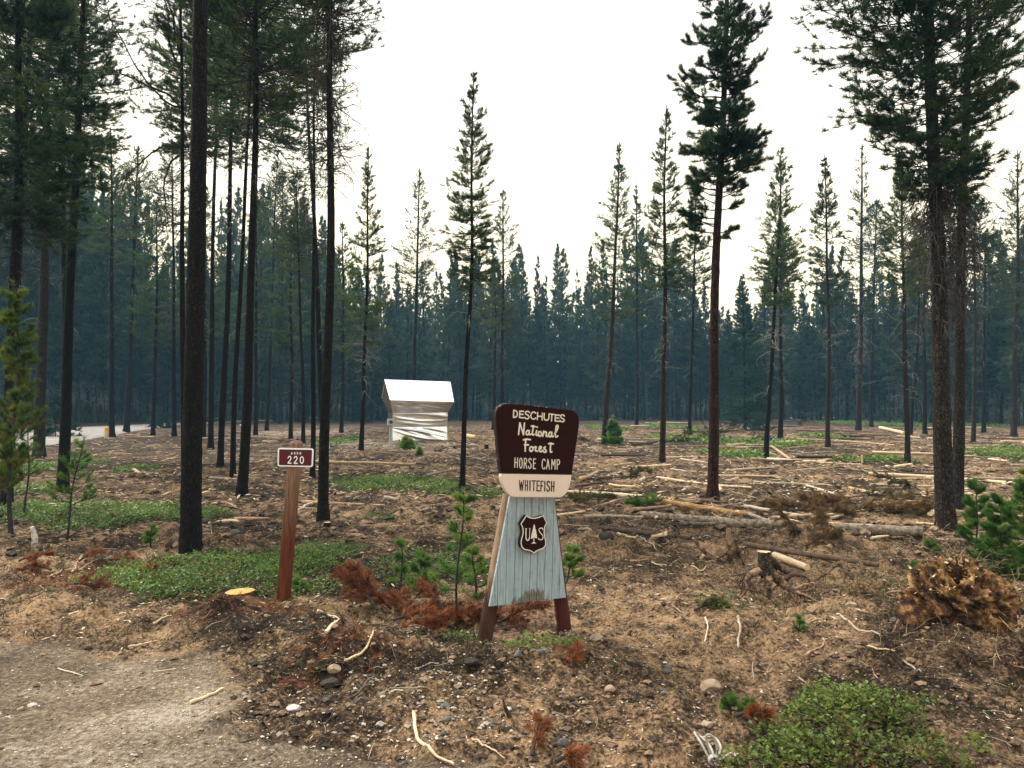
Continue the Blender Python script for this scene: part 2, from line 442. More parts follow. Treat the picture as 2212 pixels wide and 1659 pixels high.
def height(x, y):
    x, y = np.asarray(x, float), np.asarray(y, float)
    r = np.hypot(x, y)
    rd = road_mask(x, y)
    gv = gravel_mask(x, y)
    calm = (1 - rd) * (1 - 0.8 * gv)
    z = 0.12 * (fbm(x * 0.22 + 3, y * 0.22, 3, 5) - 0.5) * sstep(8, 25, r) * (1 - rd)
    z = z + calm * (0.10 * (fbm(x * 1.1, y * 1.1, 3, 21) - 0.5))
    n = fbm(x * 4.5, y * 4.5, 3, 31)
    z = z + calm * 0.085 * (np.abs(n - 0.5) * 2) ** 1.2
    z = z + (calm + 0.12) * 0.055 * (fbm(x * 13, y * 13, 3, 41, 0.6) - 0.5)
    z = z + calm * 0.03 * sstep(0.62, 0.8, vnoise(x * 8, y * 8, 44))
    b = np.exp(-(seg_dist(x, y, BERM) / 0.32) ** 2)
    z = z + 0.10 * b * (0.35 + fbm(x * 3, y * 3, 3, 55)) * (1 - 0.7 * gv)
    for c, rr, h in MOUNDS:
        d2 = ((x - c[0]) ** 2 + (y - c[1]) ** 2) / rr ** 2
        z = z + np.where(d2 < 6, h * np.exp(-2.2 * d2) * (0.7 + 0.6 * n), 0)
    for c, rr, h in HOLES:
        d2 = ((x - c[0]) ** 2 + (y - c[1]) ** 2) / rr ** 2
        z = z - np.where(d2 < 6, h * np.exp(-2.2 * d2), 0)
    # tracks pressed into the loose soil beside the sign
    u = (x - 0.42 * (y - 4.0) - 1.15)
    tr = np.exp(-(u / 0.16) ** 2) * sstep(3.0, 4.2, y) * (1 - sstep(7.5, 9.5, y))
    z = z - 0.05 * tr + 0.012 * tr * np.sin(y * 38)
    return z
def gz(px, py):
    p = gp(px, py)
    p[2] = float(height(p[0], p[1]))
    return p
def on(x, y, dz=0.0):
    return np.array([x, y, float(height(x, y)) + dz])

gb = MB()
radii = np.concatenate([[0.0], np.geomspace(0.6, 360.0, 860)])
ang = np.concatenate([np.linspace(-0.92, 0.92, 640), np.linspace(0.92, 2 * np.pi - 0.92, 90)[1:-1]])
A, RR = np.meshgrid(ang, radii[1:])
X, Y = RR * np.sin(A), RR * np.cos(A)
Z = height(X, Y)
nr, na = X.shape
V = np.stack([X, Y, Z], -1).reshape(-1, 3)
V = np.vstack([V, [[0, 0, float(height(0, 0))]]])
idx = np.arange(nr * na).reshape(nr, na)
fq = np.stack([idx[:-1], idx[1:], np.roll(idx, -1, 1)[1:], np.roll(idx, -1, 1)[:-1]], -1).reshape(-1, 4)
gb.add(V, fq[:, ::-1])
gb.f.append(np.stack([np.full(na, nr * na), idx[0], np.roll(idx[0], -1)], -1)[:, ::-1])
gb.m.append(np.zeros(na, int))
m, N, L, b = mat("forest_soil")
tc = N.new("ShaderNodeTexCoord")
oc = tc.outputs["Object"]
at_ = N.new("ShaderNodeAttribute")
at_.attribute_name = "mask"
sp = N.new("ShaderNodeSeparateColor")
L.new(at_.outputs["Color"], sp.inputs[0])
big = noise(N, L, 0.9, 5, 0.6, oc)
med = noise(N, L, 5.5, 8, 0.68, oc)
fin = noise(N, L, 42, 6, 0.75, oc)
tex = math_(N, L, 'ADD', math_(N, L, 'MULTIPLY', med.outputs["Fac"], 0.42), math_(N, L, 'ADD', math_(N, L, 'MULTIPLY', big.outputs["Fac"], 0.16), math_(N, L, 'MULTIPLY', fin.outputs["Fac"], 0.58)))
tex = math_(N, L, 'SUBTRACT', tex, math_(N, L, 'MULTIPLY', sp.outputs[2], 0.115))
soil = ramp(N, [(0.44, (0.012, 0.008, 0.005)), (0.51, (0.058, 0.037, 0.022)), (0.565, (0.18, 0.115, 0.066)), (0.625, (0.365, 0.228, 0.120)), (0.73, (0.50, 0.365, 0.225))])
L.new(tex, soil.inputs[0])
gn = noise(N, L, 30, 8, 0.8, oc)
gv_ = math_(N, L, 'ADD', math_(N, L, 'MULTIPLY', gn.outputs["Fac"], 0.75), math_(N, L, 'MULTIPLY_ADD', big.outputs["Fac"], 0.62, -0.15))
grav = ramp(N, [(0.44, (0.065, 0.048, 0.034)), (0.515, (0.165, 0.122, 0.082)), (0.58, (0.285, 0.222, 0.155)), (0.67, (0.53, 0.455, 0.36))])
L.new(gv_, grav.inputs[0])
redr = ramp(N, [(0.45, (0.016, 0.009, 0.006)), (0.53, (0.085, 0.034, 0.016)), (0.60, (0.20, 0.092, 0.044)), (0.72, (0.34, 0.21, 0.115))])
L.new(tex, redr.inputs[0])
c = mixc(N, L, math_(N, L, 'MULTIPLY', sp.outputs[1], 0.8), soil.outputs[0], redr.outputs[0])
c = mixc(N, L, sp.outputs[0], c, grav.outputs[0])
# pale chips and dark crumbs strewn through the soil
vo = N.new("ShaderNodeTexVoronoi")
vo.inputs["Scale"].default_value = 55
vo.inputs["Randomness"].default_value = 1
L.new(oc, vo.inputs["Vector"])
vs = N.new("ShaderNodeTexVoronoi")
vs.inputs["Scale"].default_value = 75
L.new(oc, vs.inputs["Vector"])
stone = math_(N, L, 'MULTIPLY', math_(N, L, 'SUBTRACT', 0.6, vs.outputs["Distance"]), math_(N, L, 'MULTIPLY_ADD', sp.outputs[0], 0.8, 0.25))
spk = math_(N, L, 'MULTIPLY', math_(N, L, 'LESS_THAN', vo.outputs["Distance"], 0.26), math_(N, L, 'GREATER_THAN', vo.outputs["Color"], 0.72))
c = mixc(N, L, math_(N, L, 'MULTIPLY', spk, 0.55), c, (0.44, 0.34, 0.235))
L.new(c, b.inputs["Base Color"])
b.inputs["Roughness"].default_value = 0.95
b.inputs["Specular IOR Level"].default_value = 0.12
bp = N.new("ShaderNodeBump")
bp.inputs["Strength"].default_value = 1.0
bp.inputs["Distance"].default_value = 0.06
L.new(math_(N, L, 'ADD', math_(N, L, 'MULTIPLY', stone, 0.35), math_(N, L, 'ADD', med.outputs["Fac"], math_(N, L, 'MULTIPLY', fin.outputs["Fac"], 0.6))), bp.inputs["Height"])
L.new(bp.outputs[0], b.inputs["Normal"])
ground = gb.build("ground", m)
tag(ground, "bare churned tan forest soil strewn with litter", "ground", kind="structure")
Vx, Vy = V[:, 0], V[:, 1]
allg = sum(GREEN.values(), [])
mg = np.clip(0.88 * gravel_mask(Vx, Vy) + 0.75 * sstep(0, 0.3, inside(PAD, Vx, Vy, 0.3, 0.6)), 0, 1)
mr = sstep(-0.1, 0.35, inside(RED, Vx, Vy, 0.4, 4))
far = np.hypot(Vx, Vy)
md = np.clip(0.5 * sstep(-0.1, 0.4, inside(DARK, Vx, Vy, 0.5, 3)) + 0.75 * sstep(-0.1, 0.2, inside(allg, Vx, Vy, 0.35, 3)) + 0.9 * sstep(60, 85, far)  # last term paints the shade on the forest floor beyond the clearing
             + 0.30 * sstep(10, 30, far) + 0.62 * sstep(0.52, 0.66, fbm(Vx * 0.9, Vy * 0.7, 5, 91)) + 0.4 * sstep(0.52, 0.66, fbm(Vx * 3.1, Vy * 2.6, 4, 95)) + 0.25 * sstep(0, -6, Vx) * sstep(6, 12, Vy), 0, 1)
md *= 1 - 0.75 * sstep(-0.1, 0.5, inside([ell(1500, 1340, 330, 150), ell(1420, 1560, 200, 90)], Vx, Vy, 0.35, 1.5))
ca = ground.data.attributes.new("mask", 'FLOAT_COLOR', 'POINT')
ca.data.foreach_set("color", np.stack([mg, mr, md, np.ones(len(mg))], -1).astype(np.float32).ravel())

# ------------------------------------------------------------------ gravel road at the left
rb = MB()
ts = np.linspace(0, len(rU) - 1, 90)
k = np.minimum(ts.astype(int), len(rU) - 2)
ft = (ts - k)[:, None]
eu, el_ = rU[k] * (1 - ft) + rU[k + 1] * ft, rL[k] * (1 - ft) + rL[k + 1] * ft
wv = np.linspace(0, 1, 14)
P2 = eu[:, None] * (1 - wv[None, :, None]) + el_[:, None] * wv[None, :, None]
rz = height(P2[..., 0], P2[..., 1])
crown_ = 0.035 + 0.05 * np.sin(np.pi * wv)[None, :] + 0.01 * fbm(P2[..., 0] * 2, P2[..., 1] * 2, 3, 8)
P3 = np.concatenate([P2, (rz + crown_)[..., None]], -1)
P3[:, 0, 2] -= 0.09
P3[:, -1, 2] -= 0.09
ii = np.arange(90 * 14).reshape(90, 14)
rb.add(P3.reshape(-1, 3), np.stack([ii[:-1, :-1], ii[:-1, 1:], ii[1:, 1:], ii[1:, :-1]], -1).reshape(-1, 4))
road = rb.build("road", surf("road_gravel", [(0.3, (0.10, 0.09, 0.082)), (0.55, (0.20, 0.18, 0.165)), (0.8, (0.30, 0.275, 0.25))], 1.2, bump=0.5, bdist=0.02, fine=30))
tag(road, "pale grey gravel road curving into the forest", "road", kind="structure")

# ------------------------------------------------------------------ trees
def wig(r, B, K, amp):
    return np.cumsum(r.standard_normal((B, K)) * amp, axis=1)
def limbs(r, base, az, Lb, e0, e1, K=6, wa=0.12, we=0.08):
    B = len(az)
    s = np.linspace(0, 1, K)
    A_ = az[:, None] + wig(r, B, K, wa)
    E_ = e0[:, None] + (e1 - e0)[:, None] * s[None] + wig(r, B, K, we)
    st = (Lb / (K - 1))[:, None, None] * np.stack([np.sin(A_) * np.cos(E_), np.cos(A_) * np.cos(E_), np.sin(E_)], -1)
    P = base[:, None] + np.concatenate([np.zeros((B, 1, 3)), np.cumsum(st[:, :-1], 1)], 1)
    return P
def at_t(P, t):
    K = P.shape[1]
    u = np.clip(t, 0, 0.999) * (K - 1)
    k = u.astype(int)
    f = (u - k)[:, None]
    i = np.arange(len(P))
    return P[i, k] * (1 - f) + P[i, k + 1] * f, nrm(P[i, k + 1] - P[i, k])
class Tree:
    """mesh data of one pine: trunk, dead_branches, crown"""
    def __init__(s, seed, H, r0, z0, R, nb=90, lean=(0, 0), bend=0.04, ndead=30, dlo=0.18, dl=(0.2, 0.7), droop=0.8, ntw=7, ntf=5, nn=11, nl=0.075, nw=0.007, pw=1.12,
                 ns=12, rings=40, shape=None, e_lo=-0.15, e_hi=0.95, whorl=0.0, extra=(), subtwig=2, gap=0.0, dcurl=0.25, up=0.5, zcut=99, lump=0.25, brr=0.009, flare=0.42):
        r = np.random.default_rng(seed)
        s.trunk, s.dead, s.crown = MB(), MB(), MB()
        zz = np.linspace(-0.12, H, rings)
        ph = r.uniform(0, 6.28, 4)
        def axis(z):
            u = z / H
            x = lean[0] * u + bend * (np.sin(u * 5 + ph[0]) - np.sin(ph[0]) + 0.4 * (np.sin(u * 13 + ph[1]) - np.sin(ph[1])))
            y = lean[1] * u + bend * (np.sin(u * 4 + ph[2]) - np.sin(ph[2]))
            return np.stack([x, y, z], -1)
        rad = r0 * (1 - 0.88 * np.clip(zz / H, 0, 1)) ** 0.85 * (1 + flare * np.exp(-np.clip(zz, 0, 9) / 0.14))
        tubes(s.trunk, axis(zz), rad, ns, r.uniform(0, 1), rough=0.035, r=r)
        # live limbs in loose whorls
        zb = np.sort(z0 + (H * 0.985 - z0) * r.uniform(0, 1, nb) ** pw)
        if whorl: zb = np.round(zb / whorl) * whorl + r.normal(0, whorl * 0.12, nb)
        zb = np.clip(zb, z0 * 0.97, H * 0.99)
        if gap: zb = zb[vnoise(zb * 1.3 + seed, zb * 0) > gap]
        nb = len(zb)
        u = np.clip((zb - z0) / (H - z0), 0, 1)
        shp = shape(u) if shape else (1 - u) ** 0.75 * np.minimum(1, 0.55 + 2.2 * u)
        az = r.uniform(0, 6.283, nb)
        Lb = 1.3 * R * shp * r.uniform(0.6, 1.12, nb) * (1 - lump + 2 * lump * vnoise(zb * 1.7, az * 1.2, seed)) + 0.03 * (R + 0.3)
        e0 = e_lo + (e_hi - e_lo) * u + r.normal(0, 0.22, nb)
        e1 = e0 + up + r.normal(0, 0.15, nb)
        if len(extra):
            ex = np.array([(a, b_, c_) for a, b_, c_ in extra], float)
            zb, az, Lb = np.r_[zb, ex[:, 0]], np.r_[az, ex[:, 1]], np.r_[Lb, ex[:, 2]]
            e0, e1 = np.r_[e0, np.full(len(ex), 0.1)], np.r_[e1, np.full(len(ex), 0.7)]
            nb = len(zb)
        P = limbs(r, axis(zb), az, Lb, e0, e1, 6)
        tr = np.linspace(1, 0.25, 6)[None] * np.clip(brr * (0.5 + Lb), 0.004, 0.05)[:, None]
        tubes(s.dead, P, tr, 4, r.uniform(0, 0.4, nb))
        # side twigs
        t = r.uniform(0.28, 0.97, (nb, ntw))
        bi = np.repeat(np.arange(nb), ntw)
        tf = t.ravel()
        c0, d0 = at_t(P[bi], tf)
        ta = np.arctan2(d0[:, 0], d0[:, 1]) + r.choice([-1, 1], len(bi)) * r.uniform(0.45, 1.25, len(bi))
        tl = Lb[bi] * 0.42 * (1.15 - 0.7 * tf) * r.uniform(0.6, 1.2, len(bi)) + 0.04
        te = e0[bi] * 0.5 + r.uniform(-0.1, 0.5, len(bi))
        Q = limbs(r, c0, ta, tl, te, te + 0.35, 4, 0.1, 0.08)
        tubes(s.dead, Q, np.linspace(1, 0.4, 4)[None] * 0.0045 * np.ones((len(bi), 1)), 3, 0.2)
        # needles
        tt = r.uniform(0.3, 1.0, (len(bi), ntf))
        tt[:, 0] = 1.0
        qi = np.repeat(np.arange(len(bi)), ntf)
        c1, d1 = at_t(Q[qi], tt.ravel())
        vb = np.clip(r.normal(0.5, 0.2, nb), 0, 1)
        v1 = np.clip(vb[bi][qi] + r.normal(0, 0.12, len(qi)), 0, 1)
        keep = r.uniform(0, 1, len(qi)) < np.clip(0.16 + 1.15 * Lb[bi][qi] / (1.15 * R), 0, 0.92)
        ls_ = np.clip(0.55 + 0.6 * Lb[bi][qi] / (1.15 * R), 0.55, 1.0)
        tufts(s.crown, c1[keep], d1[keep] + 0.25 * np.array([0, 0, 1.0]), r, nn, nl * ls_[keep], nw, var=v1[keep])
        bj = np.repeat(np.arange(nb), ntf)
        t2 = r.uniform(0.55, 1.0, (nb, ntf))
        t2[:, 0] = 1
        c2, d2 = at_t(P[bj], t2.ravel())
        k2 = r.uniform(0, 1, len(bj)) < np.clip(0.2 + 1.1 * Lb[bj] / (1.15 * R), 0, 1)
        tufts(s.crown, c2[k2], d2[k2] + 0.3 * np.array([0, 0, 1.0]), r, nn, nl * 1.1 * np.clip(0.5 + 0.6 * Lb[bj][k2] / (1.15 * R), 0.5, 1), nw, var=np.clip(vb[bj][k2], 0, 1))
        ctop = axis(np.linspace(H * 0.95, H, 4))
        tufts(s.crown, ctop, np.tile([[0, 0, 1.0]], (4, 1)), r, nn, nl * 0.8, nw, 10, 40)
        # bare dead twigs below and inside the crown
        if ndead:
            zd = H * dlo + (z0 * 1.12 - H * dlo) * r.uniform(0, 1, ndead) ** 0.6
            ad = r.uniform(0, 6.283, ndead)
            Ld = r.uniform(dl[0], dl[1], ndead)
            Pd = limbs(r, axis(zd), ad, Ld, r.uniform(-0.4, 0.35, ndead), r.uniform(-0.4, 0.35, ndead) - droop, 8, dcurl, dcurl)
            vd = r.uniform(0.4, 1, ndead)
            tubes(s.dead, Pd, np.linspace(1, 0.25, 8)[None] * (0.004 + 0.007 * Ld)[:, None], 4, vd, m=1)
            if subtwig:
                bi = np.repeat(np.arange(ndead), subtwig)
                c0, d0 = at_t(Pd[bi], r.uniform(0.25, 0.95, len(bi)))
                a2 = np.arctan2(d0[:, 0], d0[:, 1]) + r.normal(0, 0.9, len(bi))
                l2 = Ld[bi] * r.uniform(0.25, 0.7, len(bi))
                e2 = np.arcsin(np.clip(d0[:, 2], -1, 1)) + r.normal(0, 0.3, len(bi))
                P2_ = limbs(r, c0, a2, l2, e2, e2 - droop * 0.8, 6, dcurl * 1.2, dcurl)
                tubes(s.dead, P2_, np.linspace(1, 0.35, 6)[None] * 0.0042 * np.ones((len(bi), 1)), 3, vd[bi], m=1)
        s.axis = axis
    def place(s, loc, label, bark="bark", needle="needle", twig="twig", dead="twig_grey", name="pine_tree", group=None, rz=0.0, cat="tree"):
        root = empty(name, loc, rz, label, cat, group)
        s.trunk.build("trunk", M[bark], root)
        c = s.crown
        for k_ in range(len(s.dead.v)):
            c.v.append(s.dead.v[k_])
            c.f.append(s.dead.f[k_] + c.n)
            c.a.append(s.dead.a[k_])
            c.m.append(s.dead.m[k_] + 1)
        c.n += s.dead.n
        c.build("crown", [M[needle], M[twig], M[dead]], root, smooth=False)
        return root
def pine(seed, bx, by, wpx, ytop, ycr, Rpx, label, xtop=None, yref=0, Hm=None, **kw):
    """a pine whose base, trunk width, top, crown base and crown half-width are measured in the photograph"""
    pl = {k_: kw.pop(k_) for k_ in ("bark", "needle", "twig", "dead", "group", "name") if k_ in kw}
    p = gz(bx, by)
    d = p[1]
    H = Hm if Hm else at(bx, ytop, d)[2] - p[2]
    z0 = at(bx, ycr, d)[2] - p[2]
    lx = 0.0
    if xtop is not None:
        q = at(xtop, yref, d)
        lx = (q[0] - p[0]) * H / max(q[2] - p[2], 0.1)
    kk = d / 12.0
    kw.setdefault("nw", 0.0050 * max(kk, 0.8) ** 0.8)
    kw.setdefault("nl", 0.07 * max(kk, 0.8) ** 0.35)
    t = Tree(seed, H, wpx * d / F / 2 * 0.93, z0, Rpx * d / F, lean=(lx, 0), **kw)
    return t.place(p, label, **pl)

# ---- near pines on the left
DK = dict(needle="needle_dark")
pine(101, 14, 1100, 26, 0, 470, 175, "dark pine at the very left edge, its shaggy crown reaching far down", 34, 0, Hm=12, nb=270, nn=22, nl=0.10, nw=0.009, brr=0.006, ndead=70, dl=(0.3, 0.9), e_lo=-0.6, dead="twig", ntf=6, **DK)
pine(102, 84, 988, 24, 0, 300, 190, "thick grey-barked pine standing between the road bend and the leaning trunk", 100, 300, Hm=19, nb=230, nn=20, nl=0.13, nw=0.014, ndead=40, bark="bark_grey", needle="needle", e_lo=-0.5)
pine(103, 135, 1065, 25, 0, 330, 150, "dark trunk leaning right, bare to high up, beside the young pine saplings", 196, 0, Hm=13, nb=150, ndead=40, dlo=0.25, dl=(0.2, 0.6), dead="twig", needle="needle", shape=lambda u: (1 - u) ** 0.5 * np.minimum(1, 0.25 + 1.5 * u))
def hero_trunk():
    p = gz(411, 1199)
    t = Tree(104, 15.0, 0.108, 8.2, 1.3, nb=90, lean=(0.02, 0), bend=0.015, ndead=10, dlo=0.3, dl=(0.15, 0.5), rings=260, ns=40, flare=0.16)
    v = t.trunk.v[0]
    t.place(p, "thickest dark trunk, straight and limbless, rising from the green ground cover", needle="needle_dark", dead="twig")
hero_trunk()
def crooked():
    """bare curling limbs with a few tufts, behind the thick trunk"""
    p = gz(398, 1085)
    d = p[1]
    r = np.random.default_rng(105)
    H = 10.5
    t = Tree(105, H, 0.055, 8.6, 1.0, nb=40, lean=(-0.24, 0), bend=0.02, ndead=60, dlo=0.42, dl=(0.25, 0.75), droop=1.5, dcurl=0.3, subtwig=4, rings=60)
    mb = t.dead
    for (zy, pts) in ((230, [(386, 228), (360, 205), (330, 190), (300, 150), (285, 110), (262, 60), (250, 20)]), (232, [(388, 232), (362, 220), (335, 190), (312, 178), (280, 168), (245, 172), (215, 185)]),
                      (140, [(388, 150), (372, 120), (368, 80), (374, 40), (366, 5), (372, -30)]), (120, [(388, 118), (380, 90), (384, 50), (376, 10), (380, -30)]),
                      (310, [(388, 318), (362, 322), (345, 340), (322, 372), (308, 398), (300, 440)]), (330, [(388, 335), (370, 350), (360, 400), (362, 450), (372, 500)])):
        P = np.array([at(x, y, d) - p for x, y in pts])
        P[:, 1] += np.linspace(0, -0.5, len(P)) * r.uniform(0.2, 1)
        u = np.linspace(0, len(P) - 1, 26)
        k = np.minimum(u.astype(int), len(P) - 2)
        Pi = P[k] * (1 - (u - k)[:, None]) + P[k + 1] * (u - k)[:, None]
        Pi += np.cumsum(r.normal(0, 0.008, Pi.shape), 0)
        tubes(mb, Pi, np.linspace(0.022, 0.006, 26), 6, 0.2)
        n = 22
        bb, dd = at_t(np.repeat(Pi[None], n, 0), r.uniform(0.25, 1, n))
        a = np.arctan2(dd[:, 0], dd[:, 1]) + r.normal(0, 1.0, n)
        T = limbs(r, bb, a, r.uniform(0.2, 0.75, n), r.uniform(-0.5, 0.6, n), r.uniform(-1.7, -0.3, n), 9, 0.3, 0.25)
        tubes(mb, T, np.linspace(0.006, 0.003, 9)[None] * np.ones((n, 1)), 4, 0.2)
        e, ed = T[:, -1], nrm(T[:, -1] - T[:, -2])
        q = r.uniform(0, 1, n) < 0.45
        tufts(t.crown, e[q], ed[q], r, 22, 0.085, 0.006)
    t.place(p, "crooked half-dead pine with bare curling limbs close behind the thickest trunk", needle="needle_yel", dead="twig", name="dead_pine")
crooked()
pine(106, 522, 1075, 24, 0, 215, 215, "dark pine with a full green crown, second of the cluster right of the thickest trunk", 553, 180, Hm=11.5, nb=240, nn=22, nl=0.10, nw=0.009, brr=0.006, ndead=60, dlo=0.45, dl=(0.3, 1.0), droop=1.2, dead="twig", e_lo=-0.3, shape=lambda u: np.minimum(1, 0.4 + 1.8 * u))
pine(107, 503, 1032, 13, 0, 300, 110, "thin leaning trunk pressed close to the left of the full green pine", 531, 305, Hm=13, nb=140, ndead=30, **DK)
pine(108, 476, 1011, 15, 0, 260, 140, "slim dark pine, leaning right, leftmost of the three close trunks", 494, 305, Hm=15, nb=130, ndead=40, needle="needle")
pine(109, 455, 970, 13, 0, 300, 110, "slender pine showing just right of the thickest trunk, farther back", 462, 300, Hm=19, nb=160, ndead=40, needle="needle_far")
pine(110, 698, 1127, 25, 0, 60, 120, "dark pine draped in hanging bare twigs, with a small stump at its foot", 707, 0, Hm=10.5, nb=155, ndead=190, dlo=0.42, dl=(0.3, 0.85), droop=1.5, dcurl=0.35, subtwig=4, dead="twig", rings=90, ns=22)
pine(111, 675, 1034, 12, 0, 190, 75, "thin twiggy pine just left of the twig-draped pine", 690, 100, Hm=11.5, nb=60, ndead=120, dlo=0.35, dl=(0.25, 0.7), droop=1.4, subtwig=3, dead="twig")
pine(112, 655, 958, 10, 370, 600, 55, "pine with a pale top seen between the cluster and the twig-draped pine", 642, 390, nb=140, needle="needle_far")
pine(113, 576, 930, 9, 350, 560, 60, "pine behind the cluster with its top at mid height, right of the full green pine", 600, 380, nb=140, needle="needle_far")
pine(114, 605, 917, 8, 360, 540, 50, "far thin pine rising behind the road marker post", 610, 400, nb=130, needle="needle_far")
pine(115, 242, 944, 13, 275, 560, 62, "pine beside the orange-banded roadside post", 236, 280, nb=130, needle="needle", ndead=50)
pine(116, 273, 934, 14, 315, 520, 65, "pine with a flared pale foot at the inside of the road bend", 300, 330, nb=130, needle="needle_far", ndead=50)
pine(117, 376, 943, 11, 300, 500, 70, "thin pine at the road edge just left of the thickest trunk", 372, 480, nb=130, needle="needle_far", ndead=40)
pine(160, 22, 1010, 18, 0, 420, 150, "shaggy green pine directly behind the very leftmost trunk", 60, 200, Hm=17, nb=210, nn=20, nl=0.12, nw=0.012, ndead=40, e_lo=-0.5)
pine(161, 143, 985, 15, 0, 420, 120, "green-crowned pine hidden behind the foot of the leaning trunk", 140, 200, Hm=18, nb=190, nn=20, nl=0.12, nw=0.012, ndead=40, e_lo=-0.5)
pine(162, 412, 1000, 16, 0, 330, 130, "pine whose foot hides behind the thickest trunk", 440, 200, Hm=17, nb=230, nn=18, nl=0.12, nw=0.012, ndead=40, e_lo=-0.4)
pine(163, 528, 985, 12, 0, 300, 150, "full-crowned pine whose foot hides behind the cluster of three trunks", 548, 200, Hm=17, nb=210, nn=20, nl=0.12, nw=0.012, ndead=50, e_lo=-0.4)
pine(164, 700, 1000, 14, 0, 380, 95, "pine whose foot hides behind the twig-draped pine", 668, 150, Hm=15, nb=130, ndead=60, e_lo=-0.4, **DK)
pine(170, 330, 941, 10, 430, 740, 60, "low-crowned green pine left of the thickest trunk, beyond the bare soil", nb=170, ndead=30, e_lo=-0.4, needle="needle")
pine(171, 440, 946, 10, 400, 730, 55, "low-crowned pine just right of the thickest trunk, farther off", nb=160, ndead=30, e_lo=-0.4, needle="needle")
pine(172, 552, 940, 10, 420, 740, 58, "low-crowned green pine seen between the trunk cluster and the marker post", nb=170, ndead=30, e_lo=-0.4, needle="needle")
pine(173, 628, 948, 10, 470, 750, 50, "short low-crowned pine right behind the marker plate", nb=150, ndead=30, e_lo=-0.4, needle="needle")
pine(174, 737, 936, 10, 480, 760, 50, "low-crowned pine right of the twig-draped pine", nb=150, ndead=30, e_lo=-0.4, needle="needle")
# ---- pines through the middle
pine(120, 780, 973, 11, 318, 740, 50, "slender pine left of the foil-wrapped kiosk, its crown a narrow cone", 797, 325, nb=150, ndead=60, e_lo=-0.3, needle="needle", dl=(0.3, 1.0))
pine(121, 893, 925, 11, 362, 640, 48, "pale-topped pine rising directly behind the foil-wrapped kiosk", 904, 370, nb=140, ndead=50, needle="needle_far")
pine(122, 998, 1062, 13, 156, 615, 62, "lone slim pine between the kiosk and the brown camp sign, crown a full spire", 1022, 158, nb=165, ndead=26, dlo=0.35, dl=(0.15, 0.45), droop=1.1, needle="needle", e_lo=-0.35, rings=70, bark="bark")
pine(123, 1084, 932, 10, 408, 720, 55, "twin-stemmed looking pine behind the camp sign, wide ragged crown", 1085, 420, nb=140, ndead=40, needle="needle_far")
pine(124, 1066, 930, 9, 560, 720, 40, "shorter thin pine standing tight beside the ragged pine behind the sign", 1068, 600, nb=130, needle="needle_far")
pine(125, 1305, 962, 13, 308, 690, 56, "grey pine right of the sign with a small green sapling at its foot", 1338, 312, nb=155, ndead=50, needle="needle", bark="bark_grey")
pine(126, 1375, 924, 9, 395, 690, 34, "thin pine with a narrow top, next right of the grey pine", 1376, 400, nb=150, needle="needle_far")
pine(127, 1430, 1003, 14, 228, 630, 53, "tall pine with a soft spire, left of the big red-brown trunk", 1443, 230, nb=150, ndead=50, needle="needle", bark="bark_red")
pine(128, 1490, 945, 9, 400, 640, 40, "thin pine half hidden left of the big red-brown trunk", 1497, 560, nb=130, needle="needle_far", ndead=40)
# ---- the big red-brown pine
pine(130, 1539, 1082, 25, 0, 400, 72, "big red-brown trunk in the clearing with a dense lumpy crown", 1570, 0, Hm=11.5, nb=240, nn=22, nl=0.09, nw=0.0085, brr=0.013, ndead=60, dlo=0.44, dl=(0.2, 0.55), droop=1.0, bark="bark_red", needle="needle_dark", dead="twig", lump=0.5,
     shape=lambda u: 0.75 + 0.25 * np.sin(u * 21), e_lo=-0.1, e_hi=0.3, up=0.75, ntw=7, ntf=6,
     extra=[(6.85, 4.8, 0.95), (6.75, 4.6, 0.85), (6.6, 4.9, 0.75), (6.95, 4.5, 0.8), (6.05, 1.5, 0.68), (6.15, 1.7, 0.62), (5.75, 1.4, 0.55), (5.35, 4.6, 0.6), (5.25, 4.9, 0.55), (4.75, 4.8, 0.62), (4.7, 4.5, 0.6), (4.6, 5.0, 0.55), (4.85, 4.7, 0.5), (5.0, 1.5, 0.42), (4.6, 1.8, 0.36), (4.35, 4.4, 0.45), (5.1, 4.6, 0.52), (5.0, 5.0, 0.5), (4.5, 0.4, 0.4), (5.2, 2.6, 0.5), (5.3, 1.2, 0.5)], rings=90, ns=20)
pine(131, 1655, 992, 12, 315, 660, 56, "straight pine with a full cone crown, right of the dark young fir", 1685, 320, nb=150, ndead=60, needle="needle", e_lo=-0.2)
pine(132, 1685, 955, 12, 470, 620, 40, "pine with a crooked leaning snag at its foot", 1690, 560, nb=130, ndead=50, needle="needle_far")
pine(133, 1788, 968, 11, 335, 660, 50, "slim isolated pine with see-through branches, left of the curly-twigged pine", 1783, 340, nb=130, ndead=30, needle="needle_far", bark="bark_grey")
pine(134, 1854, 932, 13, 310, 680, 52, "pine with pale curling dead twigs along its trunk", 1864, 315, nb=130, ndead=110, dlo=0.1, dl=(0.5, 1.4), droop=1.6, dcurl=0.35, needle="needle_far", bark="bark_grey")
pine(135, 1882, 922, 9, 430, 560, 45, "thin dark pine close behind the curly-twigged pine", 1890, 560, nb=130, needle="needle_far")
pine(136, 1960, 1002, 13, 345, 640, 56, "pine with a yellowish crown just left of the twin big trunks", 1952, 400, nb=140, ndead=50, needle="needle", bark="bark_grey")
pine(137, 1967, 940, 8, 520, 640, 40, "leaning thin pine crossing behind the yellowish pine", 1985, 620, nb=100, needle="needle_far")
pine(138, 1998, 938, 10, 480, 600, 45, "grey straight pine between the yellowish pine and the twin trunks", 1994, 600, nb=120, needle="needle_far", ndead=50)
